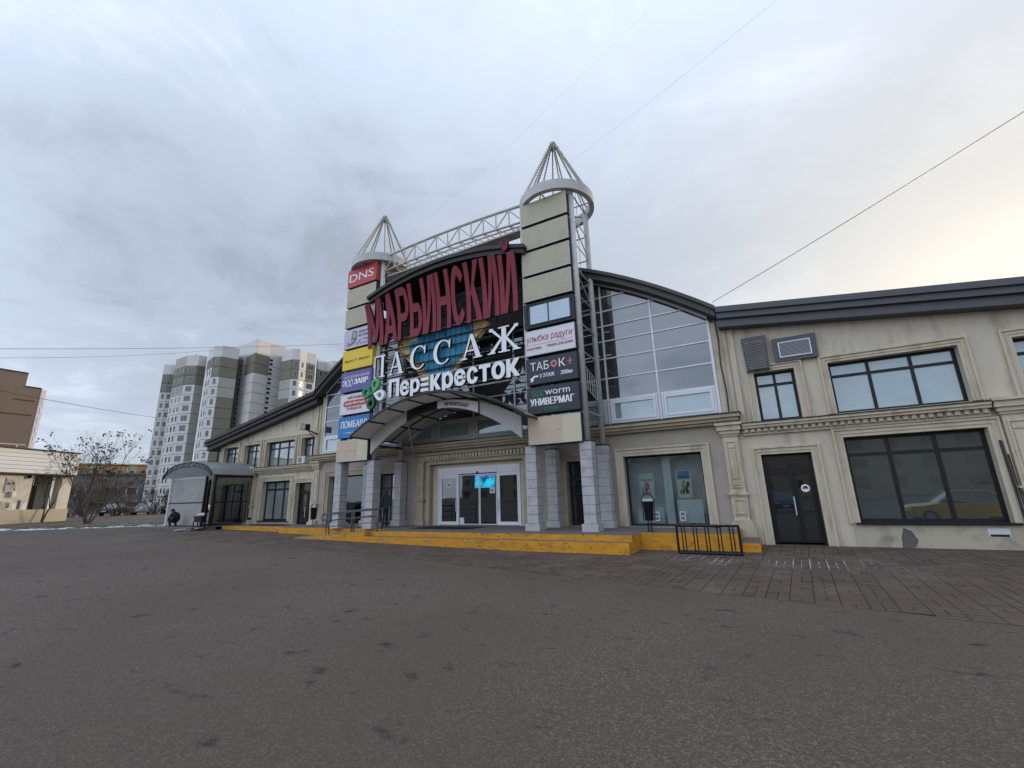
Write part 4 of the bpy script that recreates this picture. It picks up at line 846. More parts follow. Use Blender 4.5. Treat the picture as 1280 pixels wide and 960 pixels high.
# ================================================================ LETTER SIGNS
def box_poly(a, b_, c, d): return [(a, c), (b_, c), (b_, d), (a, d)]
def bow(cx_, cz_, ro, zo, ri, zi, a0, a1, n):
    f = lambda t, rx_, rz_: (cx_+rx_*math.cos(t), cz_+rz_*math.sin(t)); out = []
    for k in range(n):
        t0, t1 = R(a0+(a1-a0)*k/n), R(a0+(a1-a0)*(k+1)/n); out.append([f(t0, ri, zi), f(t0, ro, zo), f(t1, ro, zo), f(t1, ri, zi)])
    return out
I_ = [box_poly(0, 0.27, 0, 1), box_poly(0.73, 1, 0, 1), [(0.20, 0), (0.42, 0), (0.80, 1), (0.58, 1)]]
BLOCK = {
    'М': [box_poly(0, 0.23, 0, 1), box_poly(0.77, 1, 0, 1), [(0.41, 0.10), (0.59, 0.10), (0.28, 1), (0.04, 1)], [(0.41, 0.10), (0.59, 0.10), (0.96, 1), (0.72, 1)]],
    'А': [[(0, 0), (0.26, 0), (0.62, 1), (0.36, 1)], [(0.74, 0), (1, 0), (0.64, 1), (0.38, 1)], box_poly(0.24, 0.76, 0.20, 0.36)],
    'Р': [box_poly(0, 0.29, 0, 1), box_poly(0.28, 0.66, 0.85, 1), box_poly(0.28, 0.66, 0.36, 0.52)]+bow(0.65, 0.68, 0.35, 0.32, 0.07, 0.165, -90, 90, 8),
    'Ь': [box_poly(0, 0.29, 0, 1), box_poly(0.28, 0.66, 0.46, 0.62), box_poly(0.28, 0.66, 0, 0.15)]+bow(0.65, 0.31, 0.35, 0.31, 0.07, 0.16, -90, 90, 8),
    'И': I_, 'Н': [box_poly(0, 0.28, 0, 1), box_poly(0.72, 1, 0, 1), box_poly(0.27, 0.73, 0.42, 0.57)],
    'С': bow(0.52, 0.5, 0.52, 0.5, 0.23, 0.34, 38, 322, 18),
    'К': [box_poly(0, 0.28, 0, 1), [(0.24, 0.42), (0.44, 0.54), (0.98, 1), (0.66, 1)], [(0.68, 0), (1.02, 0), (0.54, 0.66), (0.32, 0.52)]],
    'Й': [[(u, v*0.83) for u, v in p] for p in I_]+bow(0.5, 1.0, 0.26, 0.14, 0.11, 0.045, 180, 360, 8)}
def warp_letter(ch, x0, x1, zb, zt_fn, y0, bend, depth):
    bm = bmesh.new()
    for k, poly in enumerate(BLOCK[ch]):
        n = len(poly); vb = [bm.verts.new((u, -0.5, v)) for u, v in poly]; vf = [bm.verts.new((u, 0.5+0.03*(k % 5), v)) for u, v in poly]
        bm.faces.new(vf); bm.faces.new(vb[::-1])
        for i in range(n): bm.faces.new([vb[i], vb[(i+1) % n], vf[(i+1) % n], vf[i]])
    for k in range(1, 10): bmesh.ops.bisect_plane(bm, geom=bm.verts[:]+bm.edges[:]+bm.faces[:], plane_co=(0, 0, k/10), plane_no=(0, 0, 1))
    bm.verts.index_update(); v = []; f = [[q.index for q in fc.verts] for fc in bm.faces]; mi = []
    for fc in bm.faces: ds = [q.co.y for q in fc.verts]; mi.append(0 if max(ds)-min(ds) < 0.1 else 1)
    for q in bm.verts:
        x = x0+q.co.x*(x1-x0); t = q.co.z; z = zb+t*(zt_fn(x)-zb); v.append((x, y0-bend*max(0, t-0.15)**2/0.7225-(q.co.y+0.5)*depth, z))
    bm.free(); mb = MB(); mb.add(v, f); mb.m = mi; return mb
word = [('М', 1.18), ('А', 0.96), ('Р', 0.82), ('Ь', 0.82), ('И', 0.90), ('Н', 0.88), ('С', 0.86), ('К', 0.90), ('И', 0.92), ('Й', 0.94)]
sg = empty('letter_sign', (0, -2.5, 9.4)); tag(sg, 'huge maroon capital letters curving forward under the arched roof', 'sign')
gap = 0.05; tot = sum(w for _, w in word)+gap*9; sc = (4.12+4.72)/tot; x = -4.72
top_fn = lambda x: 12.22-0.018*(x-1.0)**2
for key, w in word:
    w *= sc; mb = warp_letter(key, x, x+w, 9.40, top_fn if key != 'Й' else (lambda x: 12.66), -2.62, 0.36, 0.11); mb.build('letter', [M['maroon'], M['maroon_side']], sg); x += w+gap*sc
for z in (9.6, 10.3, 11.0): MB().bar((-4.55, -2.33, z), (4.4, -2.33, z), 0.06).build('support_rail', M['darkmetal'], sg)
for k in range(7): MB().bar((-4.2+k*1.38, -2.30, 9.3), (-4.2+k*1.38, -0.75, 11.6), 0.05).build('support_strut', M['darkmetal'], sg)

# serif word: strokes as separate overlapping solids, each a little deeper than the last
sp = empty('letter_sign', (0, -2.5, 7.8)); tag(sp, 'white serif letters strung across a blue and gold shield', 'sign')
def strokes(lst, x0, z0, w, h, y):
    mb = MB()
    for k, poly in enumerate(lst): mb.prism([(x0+u*w, z0+v*h) for u, v in poly], y-0.10-k*0.0025, y, 0, 1)
    return mb
def rect(a, b_, c, d): return [(a, c), (b_, c), (b_, d), (a, d)]
def arc_ring(cx_, cz_, ro, ri, a0, a1, n, xs_=1.0, thick=None):
    out = []
    for k in range(n):
        t0, t1 = a0+(a1-a0)*k/n, a0+(a1-a0)*(k+1)/n
        f = lambda t, r_: (cx_+r_*xs_*math.cos(t), cz_+r_*math.sin(t))
        th = lambda t: ri+(ro-ri)*(0.62-0.62*abs(math.cos((t-math.pi)/1.0)) if math.cos(t) < 0 else 0.35)
        out.append([f(t0, th(t0)), f(t0, ro), f(t1, ro), f(t1, th(t1))][::-1] if a1 > a0 else [f(t0, th(t0)), f(t0, ro), f(t1, ro), f(t1, th(t1))])
    return out
L_P = [rect(0.12, 0.30, 0.05, 0.95), rect(0.70, 0.88, 0.05, 0.95), rect(0.02, 0.98, 0.93, 1.0), rect(0.02, 0.40, 0, 0.055), rect(0.60, 0.98, 0, 0.055)]
L_A = [[(0.42, 1.0), (0.56, 1.0), (0.93, 0.04), (0.70, 0.04)], [(0.10, 0.04), (0.18, 0.04), (0.50, 0.93), (0.44, 0.97)], rect(0.25, 0.72, 0.30, 0.36), rect(0.0, 0.30, 0, 0.05), rect(0.60, 1.0, 0, 0.05)]
def c_letter():
    out = []; n = 22
    for k in range(n):
        t0, t1 = R(42)+R(276)*k/n, R(42)+R(276)*(k+1)/n
        def pt(t, inner):
            c, s_ = math.cos(t), math.sin(t)
            if inner: return (0.53+0.36*c*(0.94 if c < 0 else 1), 0.5+0.445*s_)
            return (0.5+0.5*c, 0.5+0.5*s_)
        out.append([pt(t0, 1), pt(t0, 0), pt(t1, 0), pt(t1, 1)])
    out.append([(0.86, 0.62), (0.92, 0.62), (0.95, 0.98), (0.84, 0.86)]); return out
L_C = c_letter()
L_ZH = [rect(0.43, 0.57, 0.05, 0.95), rect(0.33, 0.67, 0, 0.052), rect(0.33, 0.67, 0.948, 1.0),
        [(0.05, 0.04), (0.19, 0.04), (0.45, 0.50), (0.40, 0.56)], [(0.95, 0.04), (0.60, 0.56), (0.55, 0.50), (0.81, 0.04)],
        [(0.09, 0.92), (0.42, 0.50), (0.46, 0.55), (0.17, 0.96)], [(0.91, 0.92), (0.83, 0.96), (0.54, 0.55), (0.58, 0.50)],
        rect(0.0, 0.24, 0, 0.045), rect(0.76, 1.0, 0, 0.045), [(0.06, 0.88), (0.14, 0.86), (0.18, 1.0), (0.05, 0.99)], [(0.94, 0.88), (0.95, 0.99), (0.82, 1.0), (0.86, 0.86)]]
for lst, a, b_ in ((L_P, -4.60, -3.62), (L_A, -3.40, -2.40), (L_C, -1.98, -0.94), (L_C, -0.55, 0.52), (L_A, 1.02, 2.16), (L_ZH, 2.45, 4.08)):
    strokes(lst, a, 7.78, b_-a, 1.16 if lst is not L_C else 1.20, -2.42).build('letter', [M['pearl'], M['lside']], sp)
for z in (7.70, 8.15, 8.7, 9.15): MB().bar((-4.4, -2.36, z), (4.25, -2.36, z), 0.05).build('support_rail', M['darkmetal'], sp)
# shield: gold plate with ribbed blue field
shd = empty('shield_plate', (-0.6, -2.2, 6.6)); tag(shd, 'gold-edged shield with ribbed blue field behind the serif letters', 'ornament')
MB().prism([(-0.65, 6.45), (0.15, 6.9), (1.0, 8.0), (2.45, 9.35), (1.9, 9.75), (-2.7, 9.75), (-3.15, 9.15), (-1.9, 8.0), (-1.3, 6.9)], -2.22, -2.16).build('gold_plate', M['gold'], shd)
for a, b_ in (((-3.15, 9.15), (-1.35, 8.0)), ((-1.6, 7.6), (-0.75, 6.6)), ((2.4, 9.35), (1.35, 8.6)), ((1.0, 8.0), (0.0, 6.9))): MB().bar((a[0], -2.23, a[1]), (b_[0], -2.23, b_[1]), 0.10).build('gold_rib', M['gold'], shd)
for k in range(24):
    u = -2.3+k*0.158; zb_ = max(6.85, 6.85+abs(u+0.45)*1.05-0.0); zt_ = 9.7 if u > -1.9 else 9.4
    if zt_-zb_ > 0.2: MB().prism([(u, zb_), (u+0.14, zb_), (u+0.14, zt_), (u, zt_)], -2.26-0.02*(k % 2), -2.221).build('blue_rib', M['blue'], shd)
# supermarket word in white with four petals
sq = empty('letter_sign', (0, -2.5, 6.5)); tag(sq, 'rounded white supermarket letters beside a four-petal green clover', 'sign')
per = [('per_П', 0.62, 0.02, 0.92), ('per_е', 0.52, 0.0, 0.74), ('per_р', 0.52, -0.14, 0.74), (None, 0.46, 0, 0), ('per_к', 0.55, 0.0, 0.76), ('per_р', 0.56, -0.24, 0.76), ('per_е', 0.56, 0.0, 0.76), ('per_с', 0.52, 0.0, 0.76), ('per_т', 0.52, 0.0, 0.76), ('per_о', 0.60, 0.0, 0.78), ('per_к', 0.58, 0.0, 0.78)]
tot = sum(p[1] for p in per)+0.09*10; sc = (3.98+3.30)/tot; x = -3.30
for key, w, d, u in per:
    w *= sc
    if key: MB().text(key, x, x+w, 6.62+d, 6.62+u, -2.44, 0.12, 0, 1).text(key, x+0.022, x+w+0.022, 6.62+d, 6.62+u, -2.44, 0.122, 0, 1).text(key, x+0.044, x+w+0.044, 6.62+d, 6.62+u, -2.44, 0.124, 0, 1).build('letter', [M['pearl'], M['lside']], sq)
    else:
        for z in (6.66, 6.92, 7.18): MB().box(x, x+w*0.95, -2.56, -2.44, z, z+0.14).build('letter_bar', M['pearl'], sq)
    x += w+0.09*sc
def petal(cx_, cz_, an, m):
    n = 20; mb = MB(); dx, dz = math.cos(an), math.sin(an)
    def pt(t, k, inner):
        r_ = 0.30 if not inner else 0.15
        px_, pz_ = r_*math.cos(t), r_*0.92*math.sin(t)
        if px_ < 0: pz_ *= (1-(-px_/r_)**1.6); px_ *= 1.55 if not inner else 1.35
        px_ += 0.48; return (cx_+px_*dx-pz_*dz, cz_+px_*dz+pz_*dx)
    for k in range(n):
        t0, t1 = 2*math.pi*k/n, 2*math.pi*(k+1)/n; mb.prism([pt(t0, k, 1), pt(t0, k, 0), pt(t1, k, 0), pt(t1, k, 1)], -2.80, -2.66)
    mb.build('petal', m, sq)
for an, m in ((R(75), M['green1']), (R(165), M['green2']), (R(-105), M['green3']), (R(-15), M['pearl'])): petal(-4.12, 6.92, an, m)
for z in (6.55, 7.45): MB().bar((-4.3, -2.38, z), (4.25, -2.38, z), 0.045).build('support_rail', M['steel'], sq)

# ================================================================ ENTRANCE CANOPY
cn = empty('entrance_canopy', (0.2, -2, 4.5)); tag(cn, 'arched pale canopy with dark rim over the main entrance', 'canopy')
def cz(x): return 6.17-0.068*(x-0.2)**2
cxs = [-4.4+9.15*i/8 for i in range(9)]
CY0, CY1 = -3.75, -0.1
for i in range(8):
    a, b_ = cxs[i]+0.02, cxs[i+1]-0.02; mb = MB(); n = 4
    for k in range(n):
        p, q = a+(b_-a)*k/n, a+(b_-a)*(k+1)/n
        mb.add([(p, CY0, cz(p)), (q, CY0, cz(q)), (q, CY1, cz(q)), (p, CY1, cz(p)), (p, CY0, cz(p)+0.03), (q, CY0, cz(q)+0.03), (q, CY1, cz(q)+0.03), (p, CY1, cz(p)+0.03)], [(0, 3, 2, 1), (4, 5, 6, 7), (0, 1, 5, 4), (2, 3, 7, 6)]+([(3, 0, 4, 7)] if k == 0 else [])+([(1, 2, 6, 5)] if k == n-1 else []))
    mb.build('roof_panel', M['poly'], cn)
for x in cxs: MB().bar((x, CY0+0.02, cz(x)-0.03), (x, CY1, cz(x)-0.03), 0.06).build('purlin', M['darkmetal'], cn)
for y, z in ((CY0-0.01, 0.02), (-2.5, -0.06), (-1.2, -0.06)): MB().tube([(-4.4+9.15*i/40, y, cz(-4.4+9.15*i/40)+z) for i in range(41)], 0.045 if y < -3 else 0.035, 6).build('arch_rib', M['darkmetal'], cn)
mb = MB()
for i in range(90): x = -4.38+9.11*i/90; mb.box(x, x+0.06, CY0-0.07, CY0-0.03, cz(x)-0.06, cz(x)+0.03)
tag(mb.build('rim_teeth', M['darkmetal'], cn), kind='stuff')
def flo(x): return 5.66-0.098*x*x
def fhi(x): return 6.06-0.070*x*x
FY = -2.72
def fascia(x0, x1, nm, m, d0=0.0, dz=0.0):
    n = 10; mb = MB()
    for k in range(n):
        a, b_ = x0+(x1-x0)*k/n, x0+(x1-x0)*(k+1)/n
        v = [(a, FY-d0, flo(a)+dz), (b_, FY-d0, flo(b_)+dz), (b_, FY-d0, fhi(b_)-dz), (a, FY-d0, fhi(a)-dz), (a, FY+0.1, flo(a)+dz), (b_, FY+0.1, flo(b_)+dz), (b_, FY+0.1, fhi(b_)-dz), (a, FY+0.1, fhi(a)-dz)]
        mb.add(v, [(0, 1, 2, 3), (4, 7, 6, 5), (0, 4, 5, 1), (3, 2, 6, 7)]+([(3, 7, 4, 0)] if k == 0 else [])+([(1, 5, 6, 2)] if k == n-1 else []))
    return mb.build(nm, m, cn)
fascia(-4.17, -1.93, 'fascia_panel', M['fascia']); fascia(2.12, 4.08, 'fascia_panel', M['fascia']); fascia(-1.92, -0.12, 'louvre_backing', M['signdark'])
for k in range(5):
    f = 0.14+k*0.18; mb = MB(); n = 8
    for i in range(n):
        a, b_ = -1.85+1.68*i/n, -1.85+1.68*(i+1)/n; za, zb_ = flo(a)+(fhi(a)-flo(a))*f, flo(b_)+(fhi(b_)-flo(b_))*f
        mb.add([(a, FY-0.04, za), (b_, FY-0.04, zb_), (b_, FY-0.001, zb_+0.05), (a, FY-0.001, za+0.05)], [(0, 1, 2, 3), (3, 2, 1, 0)])
    mb.build('louvre_slat', M['darkmetal'], cn)
# travel agency sign in the fascia
ts = empty('fascia_sign', (1.0, FY, 5.2)); tag(ts, 'curved white sign with dark lower-case lettering and red rim in the canopy fascia', 'sign')
def fsign(dz, d0, d1, m, nm):
    n = 12; mb = MB(); x0, x1 = -0.10+dz*0.6, 2.10-dz*0.6
    for k in range(n):
        a, b_ = x0+(x1-x0)*k/n, x0+(x1-x0)*(k+1)/n
        v = [(a, FY-d0, flo(a)+dz), (b_, FY-d0, flo(b_)+dz), (b_, FY-d0, fhi(b_)-dz), (a, FY-d0, fhi(a)-dz), (a, FY-d1, flo(a)+dz), (b_, FY-d1, flo(b_)+dz), (b_, FY-d1, fhi(b_)-dz), (a, FY-d1, fhi(a)-dz)]
        mb.add(v, [(0, 1, 2, 3), (0, 4, 5, 1), (3, 2, 6, 7)]+([(3, 7, 4, 0)] if k == 0 else [])+([(1, 5, 6, 2)] if k == n-1 else []))
    return mb.build(nm, m, ts)
fsign(0.0, 0.05, -0.1, mat('red_rim', (0.30, 0.06, 0.09), 0.5), 'rim'); fsign(0.035, 0.06, 0.045, M['signwhite'], 'face')
vs, fs, _ = TEXTS['anex']; mb = MB(); mb.add([(0.32+u*1.3, FY-0.066-(d+0.5)*0.006, flo(0.32+u*1.3)+0.12+v*0.20) for u, v, d in vs], fs); mb.build('lettering', M['ink'], ts)
for s in (-1, 1): MB().bar((s*4.2, -2.4, 4.4), (s*4.2, -0.1, 4.4), 0.08).build('side_beam', M['darkmetal'], cn)
MB().bar((-3.6, -0.25, 3.95), (-2.2, -2.3, 5.2), 0.05).build('tie_rod', M['steel'], cn)
# small glass windows over the portal are part of the curtain wall

# ================================================================ SMALL THINGS ON AND AROUND THE BUILDING
def grille(nm, label, quad, yb, proud):
    """louvred ventilation box: quad = corners (x, z) BL, BR, TR, TL"""
    t = empty(nm, (sum(p[0] for p in quad)/4, yb, min(p[1] for p in quad))); tag(t, label, 'vent', 'louvred vents on the right wing')
    MB().prism(quad, yb-proud, yb).build('casing', M['roof'], t)
    def lerp(u, v):
        a = Vector(quad[0]).lerp(Vector(quad[1]), u); b_ = Vector(quad[3]).lerp(Vector(quad[2]), u); return a.lerp(b_, v)
    return t, lerp
t, lp = grille('louvre_vent', 'tall dark louvred vent hung askew over the small upper window', [(12.14, 6.0), (12.86, 6.0), (12.90, 7.26), (12.08, 7.26)], -0.0, 0.22)
mb = MB()
for k in range(18):
    v = 0.03+k*0.046; a, b_ = lp(0.1, v), lp(0.9, v); mb.add([(a.x, -0.27, a.y), (b_.x, -0.27, b_.y), (b_.x, -0.225, b_.y+0.045), (a.x, -0.225, a.y+0.045)], [(0, 1, 2, 3), (3, 2, 1, 0)])
tag(mb.build('slats', M['steel'], t), kind='stuff')
t, lp = grille('louvre_vent', 'wide dark vent box with white louvred grille beside the eaves', [(13.06, 6.2), (14.36, 6.2), (14.38, 7.06), (13.06, 7.06)], -0.0, 0.16)
mb = MB(); ring_frame(13.26, 14.16, 6.36, 6.86, 0.035, -0.2, -0.161).build('grille_frame', M['white'], t)
for k in range(11):
    z = 6.37+k*0.045; mb.add([(13.26, -0.195, z), (14.16, -0.195, z), (14.16, -0.165, z+0.03), (13.26, -0.165, z+0.03)], [(0, 1, 2, 3), (3, 2, 1, 0)])
tag(mb.build('slats', M['white'], t), kind='stuff')
# air conditioner and satellite dish on the left cornice
t = empty('air_conditioner', (-12.65, -0.2, 4.14)); tag(t, 'white air conditioner unit on the ledge under the upper window', 'air conditioner')
B(-13.0, -12.3, -0.34, -0.06, 4.15, 4.58).build('case', M['acwhite'], t); mb = MB()
for k in range(5): r_ = 0.05+0.03*k; mb.tube([(-12.75+r_*math.cos(q*math.pi/8), -0.345, 4.36+r_*math.sin(q*math.pi/8)) for q in range(17)], 0.006, 4)
mb.build('fan_grille', M['darkmetal'], t); B(-12.95, -12.35, -0.3, -0.1, 4.137, 4.149).build('bracket', M['darkmetal'], t)
t = empty('floodlight', (-11.8, -0.5, 5.9)); tag(t, 'black floodlight on a bracket above the left wing window', 'lamp')
MB().prism([(-12.15, 6.12), (-11.62, 6.05), (-11.58, 6.42), (-12.1, 6.5)], -0.95, -0.65).build('housing', M['black'], t); MB().prism([(-12.1, 6.16), (-11.66, 6.1), (-11.63, 6.38), (-12.06, 6.45)], -0.96, -0.952).build('lens', G['dark'], t); MB().bar((-11.75, -0.7, 6.1), (-11.6, 0.0, 5.85), 0.06).bar((-11.9, -0.7, 6.15), (-11.95, -0.02, 5.72), 0.03).build('bracket', M['black'], t)

def litter_bin(x, y, z, label):
    t = empty('litter_bin', (x, y, z)); tag(t, label, 'bin', 'black litter bins on the platform'); w = 0.19
    pts = [(x-w, y, z+0.35), (x-w, y, z+1.05)]+[(x-w*math.cos(k*math.pi/8), y, z+1.05+w*math.sin(k*math.pi/8)) for k in range(9)]+[(x+w, y, z+0.35)]
    MB().tube(pts, 0.018, 6).build('hoop', M['black'], t)
    mb = MB(); n = 12
    for k in range(n):
        a0, a1 = 2*math.pi*k/n, 2*math.pi*(k+1)/n; v = []
        for r_, zz in ((0.14, 0.36), (0.165, 0.98)): v += [(x+r_*math.cos(a0), y+r_*math.sin(a0), z+zz), (x+r_*math.cos(a1), y+r_*math.sin(a1), z+zz)]
        mb.add(v, [(0, 1, 3, 2), (2, 3, 1, 0)]); mb.add([(x, y, z+0.36), v[0], v[1]], [(0, 2, 1)])
    mb.build('bucket', M['black'], t)
    B(x-0.17, x+0.17, y-0.006, y+0.006, z+0.99, z+1.07).build('plate', M['steel'], t)
    for dx in (-0.05, 0.05): MB().bar((x+dx, y, z), (x+dx, y, z+0.36), 0.03).build('leg', M['black'], t)
    B(x-0.12, x+0.12, y-0.1, y+0.1, z+0.001, z+0.012).build('foot', M['black'], t)
litter_bin(8.56, -2.2, PT, 'black hooped litter bin beside the poster window at the step corner')
litter_bin(-9.8, -1.3, PT, 'black litter bin near the left wing door behind the ramp rails')
# bicycle rack
t = empty('bicycle_rack', (10.4, -3.2, 0)); tag(t, 'black steel bicycle rack standing on the pavers before the side step', 'bicycle rack')
rx = (9.58, 11.28); ry = (-3.22, -2.85)
for y in ry: MB().bar((rx[0], y, 0.05), (rx[1], y, 0.05), 0.05).build('floor_rail', M['black'], t)
for x in rx:
    MB().bar((x, ry[0], 0.05), (x, ry[1], 0.05), 0.05).build('side_rail', M['black'], t); MB().bar((x, ry[0], 0.075), (x, ry[0], 0.80), 0.05).build('post', M['black'], t)
MB().bar((rx[0]-0.03, ry[0], 0.82), (rx[1]+0.03, ry[0], 0.82), 0.055).build('top_rail', M['black'], t)
for k in range(5):
    for d in (0.0, 0.09): x = rx[0]+0.14+k*0.33+d; MB().bar((x, ry[0]+0.03, 0.07), (x, ry[0], 0.8), 0.025).build('bar', M['black'], t)

# window display: posters, white pillar, shelf boards, stickers
def poster(x0, x1, z0, z1, y, label, top, key, blobs, frame='posterpaper'):
    t = empty('poster', ((x0+x1)/2, y, z0)); tag(t, label, 'poster')
    B(x0, x1, y, y+0.02, z0, z1).build('sheet', M[frame], t); B(x0+0.04, x1-0.04, y-0.004, y-0.001, z0+(z1-z0)*0.66, z1-0.04).build('header', M[top], t)
    MB().text(key, x0+0.05, x1-0.05, z0+(z1-z0)*0.70, z0+(z1-z0)*0.78, y-0.005, 0.004).build('lettering', M['ink'], t)
    mb = MB(); rnd = random.Random(int(x0*10))
    for k in range(14):
        cx_ = x0+0.1+rnd.random()*(x1-x0-0.2); cz_ = z0+0.12+rnd.random()*(z1-z0)*0.38; w = 0.03+rnd.random()*0.035; h = 0.08+rnd.random()*0.08
        mb.prism([(cx_-w, cz_), (cx_+w, cz_), (cx_+w*0.7, cz_+h), (cx_, cz_+h*1.5), (cx_-w*0.7, cz_+h)], y-0.004-k*0.0006, y-0.001, k % len(blobs))
    mb.build('picture', [M[b_] for b_ in blobs], t)
poster(7.68, 8.24, 1.58, 2.56, 0.5, 'white poster with pink figures, left one in the shop window', 'posterpaper', 'poster1', ('inkpink', 'inkred', 'inkgrey'))
poster(9.12, 9.66, 1.58, 2.64, 0.5, 'poster with blue header and brown figures, right one in the shop window', 'posterblue', 'poster2', ('inkolive', 'ink', 'gold'))
B(8.62, 8.92, 0.62, 0.92, 0.556, 3.54).build('display_pillar', M['interior_l']); tag(bpy.data.objects['display_pillar'], 'pale square pillar standing inside the shop window', 'pillar')
for nm, a, b_, c, d, lab in (('display_board', 7.55, 8.5, 0.7, 1.2, 'low pale display board in the left of the shop window'), ('display_board', 9.1, 9.95, 0.7, 1.5, 'taller pale display board in the right of the shop window')):
    t = empty(nm, ((a+b_)/2, 0.48, c)); tag(t, lab, 'board'); B(a, b_, 0.45, 0.49, c, d).build('panel', M['interior_l'], t); ring_frame(a, b_, c, d, 0.03, 0.44, 0.5).build('frame', M['white'], t); B(a+0.3, b_-0.3, 0.46, 0.48, 0.556, c-0.03).build('stand', M['darkmetal'], t)
for k, (a, z) in enumerate(((8.2, 0.75), (9.15, 0.76))): tag(B(a, a+0.2, 0.226, 0.229, z, z+0.34).box(a+0.03, a+0.17, 0.2235, 0.2255, z+0.19, z+0.30, 1).box(a+0.03, a+0.17, 0.2235, 0.2255, z+0.04, z+0.15, 1).build('window_sticker', [M['posterpaper'], M['inkgrey']]), '%s small white sticker pair on the shop window glass' % ('left' if k == 0 else 'right'), 'sticker')
# lit screen seen in the sliding door
t = empty('led_screen', (0.45, 0.11, 2.2)); tag(t, 'glowing cyan advertising screen in the upper part of the sliding door', 'screen')
ledm = mat('led_cyan', (0.0, 0.05, 0.08), 0.4, 0.3, 5.0, emit=((0.01, 0.26, 0.48), 0.6)); _n = ledm.node_tree.nodes; _l = ledm.node_tree.links; _g = _n.new('ShaderNodeNewGeometry'); _t = _n.new('ShaderNodeTexNoise'); _l.new(_g.outputs['Position'], _t.inputs['Vector']); _t.inputs['Scale'].default_value = 3.5; _t.inputs['Detail'].default_value = 4; _r = _n.new('ShaderNodeValToRGB'); _l.new(_t.outputs['Fac'], _r.inputs[0]); _r.color_ramp.elements[0].position = 0.35; _r.color_ramp.elements[0].color = (0.003, 0.03, 0.10, 1); _r.color_ramp.elements[1].position = 0.62; _r.color_ramp.elements[1].color = (0.02, 0.55, 0.85, 1); _l.new(_r.outputs[0], _n['Principled BSDF'].inputs['Emission Color'])
B(-0.06, 1.06, DY-0.006, DY-0.003, 2.26, 2.88).build('display', mat('led_cyan', (0.0, 0.05, 0.08), 0.4, 0.3, 5.0, emit=((0.01, 0.26, 0.48), 0.55)), t); B(-0.02, 0.98, DY-0.009, DY-0.0065, 2.80, 2.84).build('caption_strip', mat('led_violet', (0.05, 0.02, 0.1), 0.4, emit=((0.25, 0.10, 0.5), 0.6)), t)

# ================================================================ PORCH OF THE LEFT WING
pc = empty('entrance_porch', (-20.5, -1.3, PT)); tag(pc, 'arched glazed porch with lattice front arch at the far left doors', 'porch')
px0, px1, PY = -23.1, -17.75, -2.5
panelm = mat('porch_panel', (0.33, 0.33, 0.32), 0.7, 0.10, 1.5, dirt=(0.2, 0.19, 0.17), dirt_amt=0.6, dirt_scale=1.0)
for x, y in ((px0, PY), (px1, PY), (px0, -0.08), (px1, -0.08), (-18.75, PY)): B(x-0.06, x+0.06, y-0.06, y+0.06, PT, 3.62).build('post', M['white'] if x == px0 and y == PY else M['black'], pc)
B(px0+0.07, -18.82, PY-0.02, PY+0.02, PT+0.05, 1.95).build('wall_panel', panelm, pc); B(px0+0.07, -18.82, PY-0.02, PY+0.02, 2.03, 3.5).build('wall_panel', panelm, pc); B(px0+0.07, -18.82, PY-0.03, PY+0.03, 1.952, 2.028).build('mid_rail', M['darkmetal'], pc); B(px0+0.06, -18.8, PY-0.04, PY+0.04, 3.502, 3.6).build('top_rail', M['steel'], pc)
for z0, z1 in ((PT+0.05, 1.95), (2.03, 3.5)): B(px1-0.008, px1+0.008, PY+0.07, -0.15, z0, z1).build('glazing', glass('glass_porch', (0.62, 0.62, 0.58), 0.06, transp=1), pc)
B(px1-0.03, px1+0.03, PY+0.06, -0.14, 1.952, 2.028).build('mid_rail', M['black'], pc); B(px1-0.04, px1+0.04, PY+0.06, -0.14, 3.502, 3.62).build('top_rail', M['black'], pc); B(px0-0.02, px0+0.02, PY+0.07, -0.15, PT+0.05, 3.5).build('wall_panel', panelm, pc)
pcx = (px0+px1)/2; pr = (px1-px0)/2+0.35
def pz(x): return 3.66+0.92*math.sqrt(max(0, 1-((x-pcx)/pr)**2))
porchpoly = mat('porch_polycarbonate', (0.42, 0.43, 0.44), 0.3, 0.1, 1.0, spec=0.6); make_translucent(porchpoly, 0.5, (0.7, 0.72, 0.74))
n = 10
for i in range(n):
    a, b_ = pcx-pr+2*pr*i/n, pcx-pr+2*pr*(i+1)/n; mb = MB()
    for k in range(3):
        p, q = a+(b_-a)*k/3, a+(b_-a)*(k+1)/3
        mb.add([(p, PY-0.45, pz(p)), (q, PY-0.45, pz(q)), (q, -0.02, pz(q)), (p, -0.02, pz(p)), (p, PY-0.45, pz(p)+0.03), (q, PY-0.45, pz(q)+0.03), (q, -0.02, pz(q)+0.03), (p, -0.02, pz(p)+0.03)], [(0, 3, 2, 1), (4, 5, 6, 7), (0, 1, 5, 4), (2, 3, 7, 6), (3, 0, 4, 7), (1, 2, 6, 5)])
    mb.build('roof_panel', porchpoly, pc)
arc = [pcx-pr*math.cos(math.pi*k/24) for k in range(25)]
MB().tube([(x, PY-0.44, pz(x)-0.06) for x in arc], 0.04, 6).build('arch_chord', M['black'], pc); MB().tube([(x, PY-0.44, pz(x)-0.30) for x in arc[2:-2]], 0.035, 6).build('arch_chord', M['black'], pc)
mb = MB()
for k in range(2, 22): mb.bar((arc[k], PY-0.44, pz(arc[k])-(0.06 if k % 2 else 0.30)), (arc[k+1], PY-0.44, pz(arc[k+1])-(0.30 if k % 2 else 0.06)), 0.035)
mb.build('arch_lattice', M['black'], pc)
